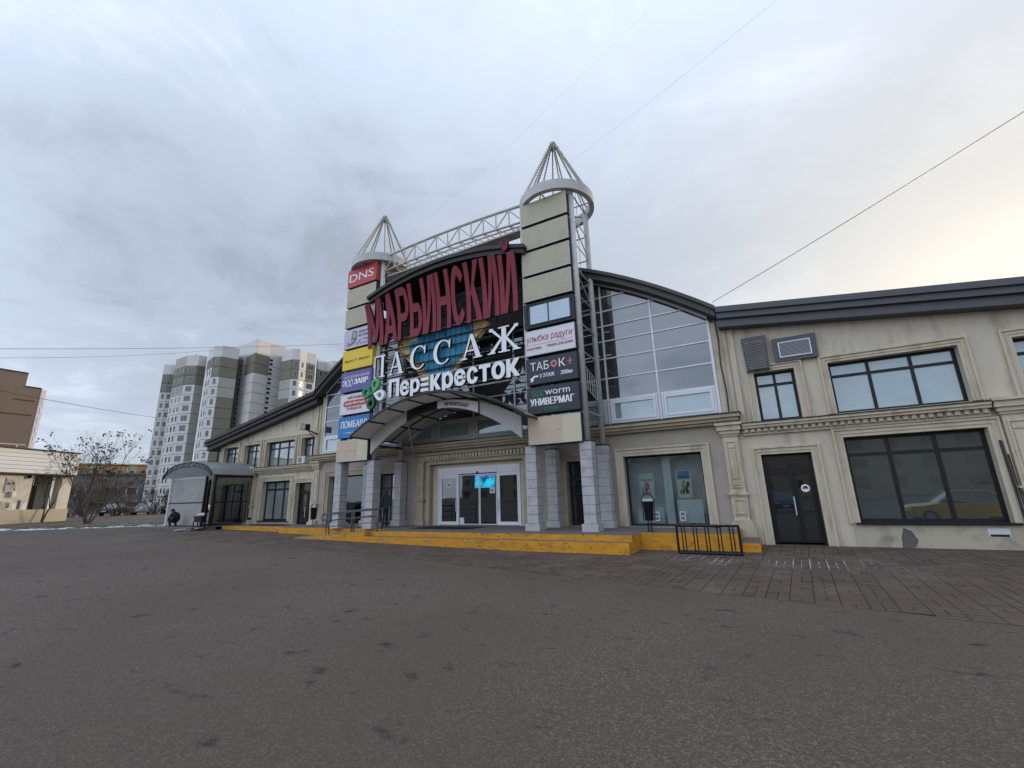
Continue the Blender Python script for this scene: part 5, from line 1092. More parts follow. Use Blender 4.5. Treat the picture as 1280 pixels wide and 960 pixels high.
for nm, a in (('inner_door', -20.1), ('inner_door', -22.1)):
    d = P(MB().box(a, a+1.45, 0.22, 0.30, PT, 3.08), nm, M['black']); P(B(a+0.12, a+1.33, 0.205, 0.219, PT+0.25, 2.95), 'pane', G['dark'], d); surround(d, a, a+1.45, PT, 3.08, 0.0, 0.18)
# stand with bags by the porch, and the loose plank
t = empty('goods_stand', (-17.9, -3.05, PT)); tag(t, 'small black stand with pale bags beside the porch corner', 'stand')
B(-18.35, -17.45, -3.2, -2.85, 1.12, 1.18).build('top', M['black'], t); B(-18.3, -17.5, -3.15, -2.9, 0.85, 1.12).build('apron', M['black'], t)
for x in (-18.3, -17.5):
    for y in (-3.15, -2.9): MB().bar((x, y, 0.35), (x, y, 0.85), 0.05).build('leg', M['black'], t)
for x, r_ in ((-18.15, 0.09), (-17.85, 0.11), (-17.6, 0.12)): tag(MB().ball((x, -3.02, 1.18+r_*0.85), r_, 8, 0, (1, 0.8, 0.9)).build('bag', M['posterpaper']), 'pale %s bag on the black stand by the porch' % {-18.15: 'left', -17.85: 'middle', -17.6: 'right'}[x], 'bag')
tag(MB().slab([(-18.9, -3.9), (-17.4, -3.3), (-17.5, -3.0), (-19.1, -3.6)], [gz(-19)+0.02, PT-0.05, PT-0.05, gz(-19)+0.02], [gz(-19)+0.07, PT, PT, gz(-19)+0.07]).build('loading_plank', M['steel']), 'grey plank leaning from the platform edge to the ground', 'plank')

# ================================================================ PEOPLE
def skin_body(name, nodes, edges, root):
    me = bpy.data.meshes.new(name); me.from_pydata([n[0] for n in nodes], edges, []); ob = bpy.data.objects.new(name, me); C.objects.link(ob)
    ob.modifiers.new('s', 'SKIN'); sv = me.skin_vertices[0].data
    for i, nd in enumerate(nodes): sv[i].radius = nd[1] if isinstance(nd[1], tuple) else (nd[1], nd[1]); sv[i].use_root = i == root
    su = ob.modifiers.new('u', 'SUBSURF'); su.levels = 2; su.render_levels = 2
    dg = bpy.context.evaluated_depsgraph_get(); out = bpy.data.meshes.new_from_object(ob.evaluated_get(dg)); bpy.data.objects.remove(ob); bpy.data.meshes.remove(me); return out
def person(label, nodes, edges, root, loc, rz, mats, zones, hair, face, hand_ids):
    me = skin_body('person', nodes, edges, root)
    vs = [tuple(v.co) for v in me.vertices]; fs = [list(p.vertices) for p in me.polygons]; bpy.data.meshes.remove(me)
    mb = MB(); mb.add(vs, fs); 
    for k, f in enumerate(fs):
        c = [sum(vs[i][j] for i in f)/len(f) for j in range(3)]; mb.m[k] = zones(c)
    for h, d in hand_ids:           # palm continues into five fingers, curled
        h = Vector(h); d = Vector(d).normalized(); sd = d.cross(Vector((0, 0, 1))); sd = sd.normalized() if sd.length > 0.1 else Vector((1, 0, 0)); nn_ = d.cross(sd)
        for k in range(4):
            b0 = h+sd*(k-1.5)*0.02; L_ = (0.07, 0.085, 0.08, 0.06)[k]; mb.tube([b0, b0+d*L_*0.5, b0+d*L_*0.85+nn_*0.02], 0.009, 6, 2, 0.007)
        mb.tube([h+sd*0.035-d*0.05, h+sd*0.06-d*0.02, h+sd*0.055+d*0.02], 0.011, 6, 2, 0.008)
    # face: nose, eyes, ears on the head
    hc, hr, fd = face; hc = Vector(hc); fd = Vector(fd).normalized(); sd = fd.cross(Vector((0, 0, 1))).normalized(); up = sd.cross(fd)
    mb.ball(hc+fd*hr*1.02-up*0.02, 0.018, 6, 2, (1, 1, 1.3))
    for s in (-1, 1): mb.ball(hc+fd*hr*0.92+sd*s*0.034+up*0.012, 0.011, 6, 3); mb.ball(hc+sd*s*hr*0.95-up*0.005, 0.022, 6, 2, (0.6, 0.6, 1.3))
    mb.ball(hc+fd*hr*0.93-up*0.058, 0.018, 6, 4, (1, 1, 0.4))
    o = bpy.data.objects.new('person', mb.mesh('person', mats, True)); C.objects.link(o); o.location = loc; o.rotation_euler.z = rz; tag(o, label, 'person', 'people')
    hb = MB(); hair(hb); h = bpy.data.objects.new('hood' if 'hood' in label else 'hat', hb.mesh('headwear', mats[0] if 'hood' in label else mats[3], True)); h.parent = o; C.objects.link(h); return o
skin_m = mat('skin', (0.36, 0.22, 0.16), 0.6, 0.05); eye_m = mat('eye_dark', (0.02, 0.015, 0.012), 0.3); lip_m = mat('lips', (0.30, 0.13, 0.11), 0.5)
jk = mat('jacket_dark', (0.065, 0.078, 0.085), 0.85, 0.25, 9.0, 0.3, 30); jn = mat('trousers_dark', (0.018, 0.028, 0.042), 0.9, 0.2, 10.0); shoe = mat('shoes_grey', (0.10, 0.10, 0.10), 0.7); navy = mat('coat_navy', (0.010, 0.013, 0.024), 0.85, 0.25, 8.0)
# standing, facing -x (towards the left), arms at the front pockets
N = [((0, 0, 0.96), (0.15, 0.13)), ((0.0, 0, 1.14), (0.165, 0.135)), ((0.01, 0, 1.36), (0.17, 0.14)), ((0.0, 0, 1.50), 0.07), ((-0.02, 0, 1.64), (0.085, 0.08)), ((-0.02, 0, 1.72), (0.075, 0.075)),
     ((0.01, 0.19, 1.42), 0.075), ((0.07, 0.25, 1.16), 0.06), ((-0.09, 0.22, 0.98), 0.048), ((-0.14, 0.2, 0.95), 0.035), ((0.01, -0.19, 1.42), 0.075), ((0.07, -0.25, 1.16), 0.06), ((-0.09, -0.22, 0.98), 0.048), ((-0.14, -0.2, 0.95), 0.035),
     ((0.0, 0.1, 0.86), 0.10), ((-0.03, 0.11, 0.48), 0.07), ((0.02, 0.12, 0.10), 0.05), ((-0.06, 0.12, 0.045), 0.042), ((-0.16, 0.12, 0.035), 0.032), ((0.0, -0.1, 0.86), 0.10), ((0.0, -0.12, 0.48), 0.07), ((0.06, -0.13, 0.10), 0.05), ((-0.02, -0.13, 0.045), 0.042), ((-0.12, -0.14, 0.035), 0.032)]
Ed = [(0, 1), (1, 2), (2, 3), (3, 4), (4, 5), (2, 6), (6, 7), (7, 8), (8, 9), (2, 10), (10, 11), (11, 12), (12, 13), (0, 14), (14, 15), (15, 16), (16, 17), (17, 18), (0, 19), (19, 20), (20, 21), (21, 22), (22, 23)]
def zn(c):
    if c[2] > 1.55: return 2
    if c[0] < -0.12 and 0.88 < c[2] < 1.02: return 2
    if c[2] > 0.84: return 0
    if c[2] > 0.10: return 1
    return 5
def hood(hb):
    hb.ball((0.015, 0, 1.68), 0.125, 14, 0, (1.0, 0.95, 1.18)); hb.tube([(0.0, 0, 1.47), (0.03, 0, 1.60)], 0.13, 12, 0, 0.11)
person('standing person in dark hooded jacket and dark trousers beside the stone column', N, Ed, 0, (-4.3, -1.45, PT), R(-15), [jk, jn, skin_m, eye_m, lip_m, shoe], zn, hood, ((-0.06, 0, 1.655), 0.085, (-1, 0, 0)), [((-0.15, 0.2, 0.94), (-0.6, 0, -0.6)), ((-0.15, -0.2, 0.94), (-0.6, 0, -0.6))])
# squatting, bent forward, facing -x
N = [((0.12, 0, 0.40), (0.19, 0.17)), ((0.16, 0, 0.58), (0.22, 0.19)), ((0.02, 0, 0.80), (0.22, 0.18)), ((-0.12, 0, 0.90), 0.08), ((-0.24, 0, 0.93), (0.09, 0.085)), ((-0.30, 0, 0.98), (0.075, 0.075)),
     ((-0.02, 0.20, 0.78), 0.08), ((-0.12, 0.26, 0.56), 0.06), ((-0.32, 0.16, 0.46), 0.045), ((-0.39, 0.13, 0.43), 0.034), ((-0.02, -0.20, 0.78), 0.08), ((-0.12, -0.26, 0.56), 0.06), ((-0.32, -0.16, 0.46), 0.045), ((-0.39, -0.13, 0.43), 0.034),
     ((0.02, 0.13, 0.36), 0.12), ((-0.26, 0.17, 0.50), 0.085), ((-0.06, 0.17, 0.10), 0.06), ((-0.16, 0.17, 0.05), 0.045), ((-0.26, 0.17, 0.04), 0.034), ((0.02, -0.13, 0.36), 0.12), ((-0.26, -0.17, 0.50), 0.085), ((-0.06, -0.17, 0.10), 0.06), ((-0.16, -0.17, 0.05), 0.045), ((-0.26, -0.17, 0.04), 0.034)]
def zn2(c):
    if c[0] < -0.17 and c[2] > 0.84: return 2
    if c[0] < -0.36 and c[2] > 0.3: return 2
    if c[2] < 0.09: return 5
    return 0
def hat(hb): hb.ball((-0.27, 0, 1.01), 0.115, 12, 0, (1, 0.95, 0.85)); hb.tube([(-0.26, 0, 0.975), (-0.27, 0, 1.02)], 0.118, 12)
person('crouching person in a dark navy coat bent forward before the porch', N, Ed, 0, (-20.6, -3.15, PT), R(10), [navy, jn, skin_m, mat('knit_black', (0.008, 0.008, 0.01), 0.95), lip_m, shoe], zn2, hat, ((-0.27, 0, 0.94), 0.088, (-0.85, 0, -0.5)), [((-0.40, 0.13, 0.42), (-0.7, 0, -0.5)), ((-0.40, -0.13, 0.42), (-0.7, 0, -0.5))])

# ================================================================ VERGE AND KERB ON THE LEFT
K0, K1 = Vector((-36.0, -18.6)), Vector((-23.6, -3.2)); kd = (K1-K0).normalized(); kn = Vector((-kd.y, kd.x))   # kn points away from the forecourt
vm_ = mat('verge_soil_grass', (0.085, 0.082, 0.055), 0.95, 0.35, 1.2, 0.8, 12, dirt=(0.55, 0.55, 0.54), dirt_amt=0.9, dirt_scale=0.9)
K2 = K1+kd*14; far = [K0+kn*5.5, K2+kn*5.5]
mb = MB(); nseg = 24
for i in range(nseg):
    p, q = K0.lerp(K2, i/nseg), K0.lerp(K2, (i+1)/nseg); p2, q2 = p+kn*5.5, q+kn*5.5
    mb.add([(p.x, p.y, gz(p.x)+0.10), (q.x, q.y, gz(q.x)+0.10), (q2.x, q2.y, gz(q2.x)+0.11), (p2.x, p2.y, gz(p2.x)+0.11)], [(0, 1, 2, 3)])
tag(mb.build('verge', vm_), 'narrow strip of bare soil and old snow along the forecourt', None, None, 'structure')
mb = MB()
for off in (0.0, 5.5):
    for i in range(20):
        p, q = K0.lerp(K2, i/20)+kd*0.01, K0.lerp(K2, (i+1)/20)-kd*0.01; a = kn*(off-0.15); b_ = kn*off
        mb.slab([p+a, q+a, q+b_, p+b_] if off == 0 else [p+b_, q+b_, q-a+kn*2*off*0+kn*(off+0.15)-kn*(off)+a*1, p+b_+kn*0.15] if False else [p+kn*(off-0.15 if off == 0 else off), q+kn*(off-0.15 if off == 0 else off), q+kn*(off if off == 0 else off+0.15), p+kn*(off if off == 0 else off+0.15)], [gz(p.x)-0.02, gz(q.x)-0.02]*2, [gz(p.x)+0.14, gz(q.x)+0.14]*2)
tag(mb.build('kerb', mat('kerb_concrete', (0.24, 0.23, 0.21), 0.9, 0.2, 3.0)), 'low concrete kerb round the verge', None, None, 'structure')
rnd = random.Random(4); gm = MB()
for i in range(5200):
    t = rnd.random(); s = rnd.random()*5.3; p = K0.lerp(K2, t)+kn*s; h = rnd.uniform(0.04, 0.16); a = rnd.random()*6.28; lx, ly = rnd.uniform(-0.05, 0.05), rnd.uniform(-0.05, 0.05)
    gm.add([(p.x-0.012*math.cos(a), p.y-0.012*math.sin(a), gz(p.x)+0.10), (p.x+0.012*math.cos(a), p.y+0.012*math.sin(a), gz(p.x)+0.10), (p.x+lx, p.y+ly, gz(p.x)+0.10+h)], [(0, 1, 2)])
tag(gm.build('grass', mat('dry_grass', (0.13, 0.115, 0.05), 0.9, 0.3, 2.0)), 'sparse dry grass on the verge', 'grass', None, 'stuff')

sn = MB(); rnd = random.Random(9)
for i in range(150):
    t = 0.25+0.75*rnd.random(); s_ = 0.25+abs(rnd.gauss(0, 0.9)); p = K0.lerp(K2, t)+kn*min(s_, 5); r_ = rnd.uniform(0.10, 0.42); n_ = 9; z0 = gz(p.x)+0.10
    ring_ = [(p.x+r_*rnd.uniform(0.6, 1.3)*math.cos(6.283*k/n_), p.y+r_*rnd.uniform(0.6, 1.3)*math.sin(6.283*k/n_), z0+0.004) for k in range(n_)]
    sn.add(ring_+[(p.x, p.y, z0+r_*0.16)], [(k, (k+1) % n_, n_) for k in range(n_)])
tag(sn.build('old_snow', mat('old_snow', (0.62, 0.63, 0.65), 0.9, 0.2, 5.0, 0.4, 20, dirt=(0.3, 0.28, 0.26), dirt_amt=0.6, dirt_scale=3.0)), 'crusts of dirty old snow on the verge', 'snow', None, 'stuff')
# ================================================================ TREES AND SHRUBS
bark = mat('bark', (0.075, 0.060, 0.050), 0.95, 0.25, 6.0, 0.4, 30); leafm = mat('withered_leaves', (0.060, 0.055, 0.028), 0.9, 0.4, 3.0, island=0.6)
def grow(mb, p, d, L_, r_, lev, rnd, tips, spread=0.6, sides=6):
    n = 3; pts = [p]; dd = d.copy()
    for k in range(n):
        dd = (dd+Vector((rnd.uniform(-1, 1), rnd.uniform(-1, 1), rnd.uniform(-0.3, 0.7)))*0.13).normalized(); pts.append(pts[-1]+dd*(L_/n))
    mb.tube(pts, r_, max(3, sides), 0, r_*0.62)
    if lev <= 0: tips += [(pts[-1], dd), (pts[2], dd)]; return
    for k in range(rnd.choice((2, 3, 3))):
        q = pts[rnd.choice((1, 2, 3, 3))] if k else pts[-1]; ax = Vector((rnd.uniform(-1, 1), rnd.uniform(-1, 1), rnd.uniform(-0.4, 0.9))).normalized(); nd = (dd+ax*spread).normalized(); nd.z = max(nd.z, -0.1)
        grow(mb, q, nd.normalized(), L_*rnd.uniform(0.62, 0.82), r_*0.60, lev-1, rnd, tips, spread, sides-1)
def bare_tree(nm, label, x, y, h, stems, lev, seed, leaves, lean=0.35, group='bare trees and shrubs', cat='tree', r0=0.10, lsize=0.13):
    rnd = random.Random(seed); z = gz(x)+0.05; t = empty(nm, (x, y, z)); tag(t, label, cat, group); mb = MB(); tips = []
    for k in range(stems):
        a = 2*math.pi*k/stems+rnd.uniform(-0.4, 0.4); d = Vector((math.cos(a)*lean, math.sin(a)*lean, 1)).normalized()
        grow(mb, Vector((x+0.18*math.cos(a), y+0.18*math.sin(a), z)), d, h*0.30, r0, lev, rnd, tips)
    mb.build('trunk' if cat == 'tree' else 'stems', bark, t); lb = MB()
    for p, d in tips:
        if rnd.random() > leaves: continue
        for k in range(rnd.choice((2, 3, 5))):
            c = p+Vector((rnd.uniform(-1, 1), rnd.uniform(-1, 1), rnd.uniform(-1, 0.6)))*0.22; u = Vector((rnd.uniform(-1, 1), rnd.uniform(-1, 1), rnd.uniform(-1, 1))).normalized()*lsize; v = u.orthogonal().normalized()*lsize*0.6
            lb.add([c-u, c+v, c+u, c-v], [(0, 1, 2, 3)])
    if lb.v: lb.build('crown', leafm, t)
    return t
bare_tree('bare_tree', 'many-stemmed bare tree with a few withered leaves on the verge', -35.3, -2.6, 8.4, 4, 5, 11, 0.13, 0.40, r0=0.07, lsize=0.10)
bare_tree('bare_tree', 'thin bare sapling beside the beige low building', -43.0, -3.2, 6.0, 2, 4, 5, 0.3, 0.25, r0=0.07)
for k, (x, y, h, w) in enumerate(((-52.0, 5.0, 5.2, 'widest'), (-55.5, 7.5, 5.6, 'tallest'), (-53.5, 9.5, 4.6, 'middle'), (-51.0, 11.5, 4.4, 'shorter'), (-38.5, 5.2, 3.0, 'low reddish'), (-56.0, 2.6, 5.4, 'leftmost'), (-60.5, 5.2, 6.0, 'rearmost'), (-58.0, 4.2, 5.0, 'densest'))):
    bare_tree('bare_shrub', '%s bare brown shrub in front of the parked cars' % w if k != 4 else 'low reddish shrub close by the porch wall', x, y, h, 9, 4, 30+k, 0.03, 0.75, cat='shrub', r0=0.05, lsize=0.10)

# ================================================================ PARKED CARS
carglass = glass('car_glass', (0.01, 0.012, 0.014), 0.15); tyre = mat('tyre', (0.012, 0.012, 0.012), 0.9); rim = mat('rim', (0.35, 0.35, 0.36), 0.4, metal=0.6); lampm = mat('headlight', (0.6, 0.6, 0.58), 0.2); tail = mat('taillight', (0.35, 0.01, 0.01), 0.3)
def car(label, paint, x, y, rz, suv=False, group='parked cars'):
    z = gz(x); t = bpy.data.objects.new('parked_car', None); C.objects.link(t); t.location = (x, y, z); t.rotation_euler.z = rz; tag(t, label, 'car', group)
    def add(mb, nm, m, sm=False):
        o = bpy.data.objects.new(nm, mb.mesh(nm, m, sm)); o.parent = t; C.objects.link(o); return o
    H = 0.12 if suv else 0.0
    low = [(-2.2, 0.35), (-2.25, 0.62), (-2.15, 0.88+H), (-1.5, 0.95+H), (0.9, 0.95+H), (2.05, 0.80+H), (2.22, 0.6), (2.2, 0.32), (1.75, 0.28), (-1.8, 0.28)]
    mb = MB(); secs = [(-0.88, 0.94), (-0.80, 1.0), (0.80, 1.0), (0.88, 0.94)]; n = len(low); v = []
    for yy, s in secs: v += [(px_*s, yy, 0.55+(pz_-0.55)*s) for px_, pz_ in low]
    f = [tuple(range(n)), tuple(range(4*n-1, 3*n-1, -1))]
    for k in range(3): f += [(k*n+i, (k+1)*n+i, (k+1)*n+(i+1) % n, k*n+(i+1) % n) for i in range(n)]
    mb.add(v, f); add(mb, 'body', paint)
    top = 1.46 if not suv else 1.68; b0 = 0.94+H
    cab = [(-1.75 if suv else -1.45, b0), (1.0, b0), (0.35, top), (-1.15 if suv else -0.85, top)]
    v = [(a, -0.78, b_) for a, b_ in cab[:2]]+[(a, -0.62, b_) for a, b_ in cab[2:]]+[(a, 0.78, b_) for a, b_ in cab[:2]]+[(a, 0.62, b_) for a, b_ in cab[2:]]
    add(MB().add(v, [(0, 1, 2, 3), (7, 6, 5, 4), (1, 5, 6, 2), (4, 0, 3, 7)]), 'window', carglass); add(MB().add([(a, b_, c+0.012) for a, b_, c in (v[3], v[2], v[6], v[7])]+[(a, b_, c+0.05) for a, b_, c in (v[3], v[2], v[6], v[7])], [(4, 5, 6, 7), (0, 1, 5, 4), (1, 2, 6, 5), (2, 3, 7, 6), (3, 0, 4, 7)]), 'roof', paint)
    for s in (-1, 1): add(MB().bar((-0.25, s*0.79, b0), (-0.25, s*0.63, top), 0.06).bar((1.0, s*0.79, b0), (0.35, s*0.63, top), 0.06).bar((cab[0][0], s*0.79, b0), (cab[3][0], s*0.63, top), 0.07), 'pillar', paint)
    for wx in (-1.35, 1.40):
        for s in (-1, 1):
            w = add(MB().tube([(wx, s*0.70, 0.32), (wx, s*0.89, 0.32)], 0.32, 18), 'wheel', tyre); r_ = bpy.data.objects.new('rim', MB().tube([(wx, s*0.88, 0.32), (wx, s*0.905, 0.32)], 0.2, 14).mesh('rim', rim)); r_.parent = w; C.objects.link(r_)
    for s in (-1, 1): add(MB().box(2.12, 2.2, s*0.66-0.14, s*0.66+0.14, 0.62, 0.76), 'headlight', lampm); add(MB().box(-2.24, -2.17, s*0.68-0.12, s*0.68+0.12, 0.68, 0.84), 'taillight', tail)
    add(MB().box(2.2, 2.235, -0.26, 0.26, 0.42, 0.53), 'number_plate', M['white']); add(MB().box(-2.265, -2.235, -0.26, 0.26, 0.5, 0.61), 'number_plate', M['white'])
    return t
def paint(nm, c): return mat('car_paint_'+nm, c, 0.25, 0.03, 2.0, spec=0.6)
car('dark grey car parked behind the bare shrubs', paint('grey', (0.05, 0.055, 0.06)), -59.0, 7.8, R(125)); car('silver car parked next to the dark grey one', paint('silver', (0.35, 0.36, 0.37)), -57.2, 10.4, R(128)); car('black car parked nearest to the tower block', paint('black', (0.012, 0.012, 0.014)), -55.4, 13.0, R(122), True); car('white car half hidden beside the porch', paint('white', (0.6, 0.6, 0.6)), -49.5, 12.2, R(40))
car('yellow taxi parked on the right, seen reflected in the shop window', paint('yellow', (0.62, 0.38, 0.02)), 20.1, -11.0, R(180)); car('blue car behind the photographer, reflected in the black door', paint('blue', (0.02, 0.10, 0.26)), 13.2, -25.0, R(90), True)

# ================================================================ BACKGROUND BUILDINGS
ZB = SL*54.2
def facing(p, q):
    d = (q-p).normalized(); n_ = Vector((d.y, -d.x)); return n_ if n_.dot(Vector((CAM.x, CAM.y))-(p+q)/2) > 0 else -n_
def facade_box(p, q, n_, z0, z1, o0, o1, u0=0.0, u1=1.0):
    a, b_ = p.lerp(q, u0), p.lerp(q, u1); A, Bq = a+n_*o0, b_+n_*o0; A2, B2 = a+n_*o1, b_+n_*o1
    return [(A.x, A.y, z0), (Bq.x, Bq.y, z0), (B2.x, B2.y, z0), (A2.x, A2.y, z0), (A.x, A.y, z1), (Bq.x, Bq.y, z1), (B2.x, B2.y, z1), (A2.x, A2.y, z1)], [(0, 3, 2, 1), (4, 5, 6, 7), (0, 1, 5, 4), (1, 2, 6, 5), (2, 3, 7, 6), (3, 0, 4, 7)]
apt = empty('tower_block', (-120, 56, ZB)); tag(apt, 'tall grey panel tower block with olive bands and faceted fronts', 'building')
aptL = mat('panel_light', (0.62, 0.61, 0.59), 0.85, 0.06, 0.4, island=0.08); aptO = mat('panel_olive', (0.21, 0.20, 0.155), 0.9, 0.08, 0.4, island=0.08); aptG = mat('panel_grey', (0.40, 0.385, 0.36), 0.9, 0.08, 0.4, island=0.08); joint = mat('panel_joint', (0.11, 0.11, 0.11), 0.95)
win_fr = mat('window_frame_white', (0.40, 0.40, 0.40), 0.6); win_gl = glass('apartment_glass', (0.03, 0.034, 0.04), 0.03, var=0.5)
def win_mesh(w, h):
    mb = MB(); mb.box(-w/2, w/2, -0.06, 0.0, 0, h, 0); mb.box(-w/2+0.10, -0.05 if w > 1 else w/2-0.1, -0.075, -0.055, 0.10, h-0.10, 1)
    if w > 1: mb.box(0.05, w/2-0.10, -0.075, -0.055, 0.10, h-0.10, 1)
    return mb.mesh('window', [win_fr, win_gl])
WM = {'wide': win_mesh(1.9, 1.7), 'narrow': win_mesh(0.95, 1.6), 'stair': MB().box(-0.5, 0.5, -0.05, 0, 0, 0.85, 0).box(-0.42, 0.42, -0.065, -0.045, 0.08, 0.77, 1).mesh('window', [win_fr, win_gl])}
V2 = lambda a, b_: Vector((a, b_))
FA = [V2(-151.31, 46.45), V2(-149.57, 47.65), V2(-148.84, 48.6)]; FB = [V2(-142.67, 45.94), V2(-135.77, 45.78), V2(-132.4, 47.46), V2(-132.0, 49.52)]
FC = [V2(-126.28, 47.02), V2(-120.36, 45.6), V2(-118.08, 46.72), V2(-117.09, 50.82)]; FD = [V2(-123.49, 53.98), V2(-118.66, 53.87), V2(-112.84, 53.06), V2(-113.26, 57.69), V2(-112.75, 62.31)]
FE = [V2(-109.13, 58.93), V2(-104.64, 59.19), V2(-103.02, 60.65), V2(-103.96, 63.56), V2(-103.69, 66.49)]; FF = [V2(-106.85, 69.59), V2(-107.61, 73.39), V2(-104.61, 73.85), V2(-103.73, 76.07)]
SH = 2.95
def block(poly, ztop, par, schemes):
    """facets along poly; scheme per facet: (parapet colour, string of storey colours from the top, window kind, positions)"""
    c = sum((p for p in poly), V2(0, 0))/len(poly); away = (c-V2(CAM.x, CAM.y)).normalized(); inn = [p+away*0.35 for p in poly]
    back = [inn[-1]+away*13, inn[0]+away*13]; pl_ = inn+back
    area = sum(pl_[i].x*pl_[(i+1) % len(pl_)].y-pl_[(i+1) % len(pl_)].x*pl_[i].y for i in range(len(pl_)))
    if area < 0: pl_ = pl_[::-1]
    MB().slab([(p.x, p.y) for p in pl_], ZB, ztop-0.25).build('block_core', joint, apt)
    for (p, q), (pc_, cols_, kind, poss) in zip(zip(poly[:-1], poly[1:]), schemes):
        n_ = facing(p, q); L_ = (q-p).length; g_ = min(0.06/L_, 0.03); M_ = {'L': aptL, 'O': aptO, 'G': aptG}
        MB().add(*facade_box(p, q, n_, ztop-par, ztop, -0.5, 0.0)).build('parapet_panel', M_[pc_], apt)
        z = ztop-par; k = 0
        while z-SH > ZB-1:
            z0 = max(z-SH, ZB); cc = cols_[min(k, len(cols_)-1)]
            pn = MB().add(*facade_box(p, q, n_, z0+0.07, z-0.05, -0.5, 0.0, g_, 1-g_)).build('wall_panel', M_[cc], apt)
            for u in (poss or ()):
                o = bpy.data.objects.new('window', WM[kind]); pos = p.lerp(q, u)+n_*0.0; o.parent = pn; o.location = Vector((pos.x, pos.y, z0+(0.85 if kind != 'stair' else 0.35)))-WORLD[apt.name]; o.rotation_euler.z = math.atan2(n_.x, -n_.y); C.objects.link(o)
                if kind == 'stair':
                    o2 = o.copy(); o2.location.z += 1.25; C.objects.link(o2)
            z = z0; k += 1
block(FA, 46.0, 3.3, [('L', 'OOL', 'narrow', (0.5,)), ('L', 'OOL', 'narrow', (0.5,))])
block(FB, 46.0, 3.3, [('G', 'OOGL', 'narrow', (0.2, 0.55, 0.85)), ('L', 'OOL', 'wide', (0.5,)), ('L', 'OOG', None, ())])
block(FC, 46.0, 3.3, [('L', 'OLL', 'narrow', (0.35, 0.75)), ('L', 'OOLLL', 'narrow', (0.5,)), ('L', 'OOGGO', None, ())])
block(FD, 49.0, 4.4, [('L', 'L', 'stair', (0.55,)), ('L', 'OOL', None, ()), ('L', 'OOL', None, ()), ('L', 'LLLL', 'stair', (0.12,))])
block(FE, 46.0, 3.3, [('L', 'OOGGO', None, ()), ('L', 'OOLLL', 'narrow', (0.6,)), ('L', 'L', 'narrow', (0.45,)), ('L', 'OOL', 'wide', (0.5,))])
block(FF, 46.0, 3.3, [('L', 'OOO', 'narrow', (0.4,)), ('L', 'OOO', None, ()), ('L', 'OOL', 'narrow', (0.5,))])
for x, y, h in ((-140, 50, 2.2), (-130, 52, 1.2), (-108.5, 64, 1.2)): MB().bar((x, y, 45.6), (x, y, 46+h), 0.3).build('roof_vent', joint, apt)

# brown brick tower at the far left
bt = empty('brick_tower', (-182, 10, ZB)); tag(bt, 'dark brown brick high-rise cut off by the left edge of the photo', 'building')
brickm = mat('brick_brown', (0.20, 0.155, 0.125), 0.9, 0.10, 1.5); pal = mat('end_wall_pale', (0.50, 0.47, 0.50), 0.85, 0.06, 0.5)
p, q = V2(-178.4, -12.0), V2(-180.3, 27.0); n_ = facing(p, q)
MB().add(*facade_box(p, q, n_, ZB, 38.2, -14, 0.0)).build('wall', brickm, bt); MB().add(*facade_box(p, q, n_, 38.2, 42.3, -10, -0.1, 0.0, 0.91)).build('upper_wall', brickm, bt)
MB().add(*facade_box(p, q, n_, 38.2, 38.5, -14, 0.25, 0.91, 1.0)).build('parapet', mat('coping_dark', (0.06, 0.05, 0.05), 0.8), bt); MB().add(*facade_box(p, q, n_, 42.3, 42.6, -10, 0.15, 0.0, 0.91)).build('parapet', MATS['coping_dark'], bt)
e0, e1 = q+n_*0.0, V2(-182.4, 28.6); n2 = facing(e0, e1); MB().add(*facade_box(e0, e1, n2, ZB, 38.2, -0.4, 0.25)).build('end_wall', pal, bt)
for k in range(10):
    z = 35.5-k*3.0; MB().add(*facade_box(e0, e1, n2, z-1.8, z, 0.2, 0.35, 0.35, 0.75)).build('window', win_gl, bt)
for z in (34.0, 29.6): MB().add(*facade_box(p, q, n_, z, z+0.25, 0.0, 0.12, 0.86 if z > 30 else 0.80, 0.98)).build('string_course', MATS['coping_dark'], bt)
for z in (20.6, 15.5): MB().add(*facade_box(p, q, n_, z, z+0.35, 0.0, 0.15, 0.84, 0.985)).build('string_course', pal, bt)
MB().add(*facade_box(p, q, n_, 15.85, 20.6, 0.0, 0.12, 0.935, 0.945)).build('string_course', pal, bt)
# low beige building with a brown gate
lb = empty('low_building', (-45, -4, ZB)); tag(lb, 'low beige building with white siding, brown gate and yellow plinth', 'building')
p, q = V2(-36.0, -20.0), V2(-44.8, -1.2); L_ = (q-p).length; n_ = facing(p, q); U = lambda px_: 1-px_*0.5/L_
def lbp(nm, m, u0, u1, z0, z1, o0, o1, parent=lb): return MB().add(*facade_box(p, q, n_, z0, z1, o0, o1, u0, u1)).build(nm, m, parent)
beigew = mat('low_wall_cream', (0.54, 0.52, 0.48), 0.9, 0.10, 1.0, dirt=(0.3, 0.26, 0.2), dirt_amt=0.4); siding = mat('white_siding', (0.60, 0.62, 0.65), 0.7, 0.06, 0.7); yplinth = mat('plinth_ochre', (0.40, 0.36, 0.28), 0.9, 0.15, 1.0); gatem = mat('gate_brown', (0.055, 0.032, 0.022), 0.7, 0.15, 2.0)
lbp('wall', beigew, 0, U(6.6), ZB+1.0, 4.9, -8, 0.0); lbp('wall', beigew, U(2.0), 1, ZB+1.0, 4.9, -8, 0.0); lbp('recess_wall', beigew, U(6.6), U(2.0), ZB+1.0, 4.9, -8, -1.2)
lbp('plinth', yplinth, 0, 1.002, ZB-0.2, ZB+1.0, -8, 0.12)
for k in range(6): lbp('siding_board', siding, 0, 1.003, 4.9+k*0.33, 5.205+k*0.33, -8, 0.25+0.0*k)
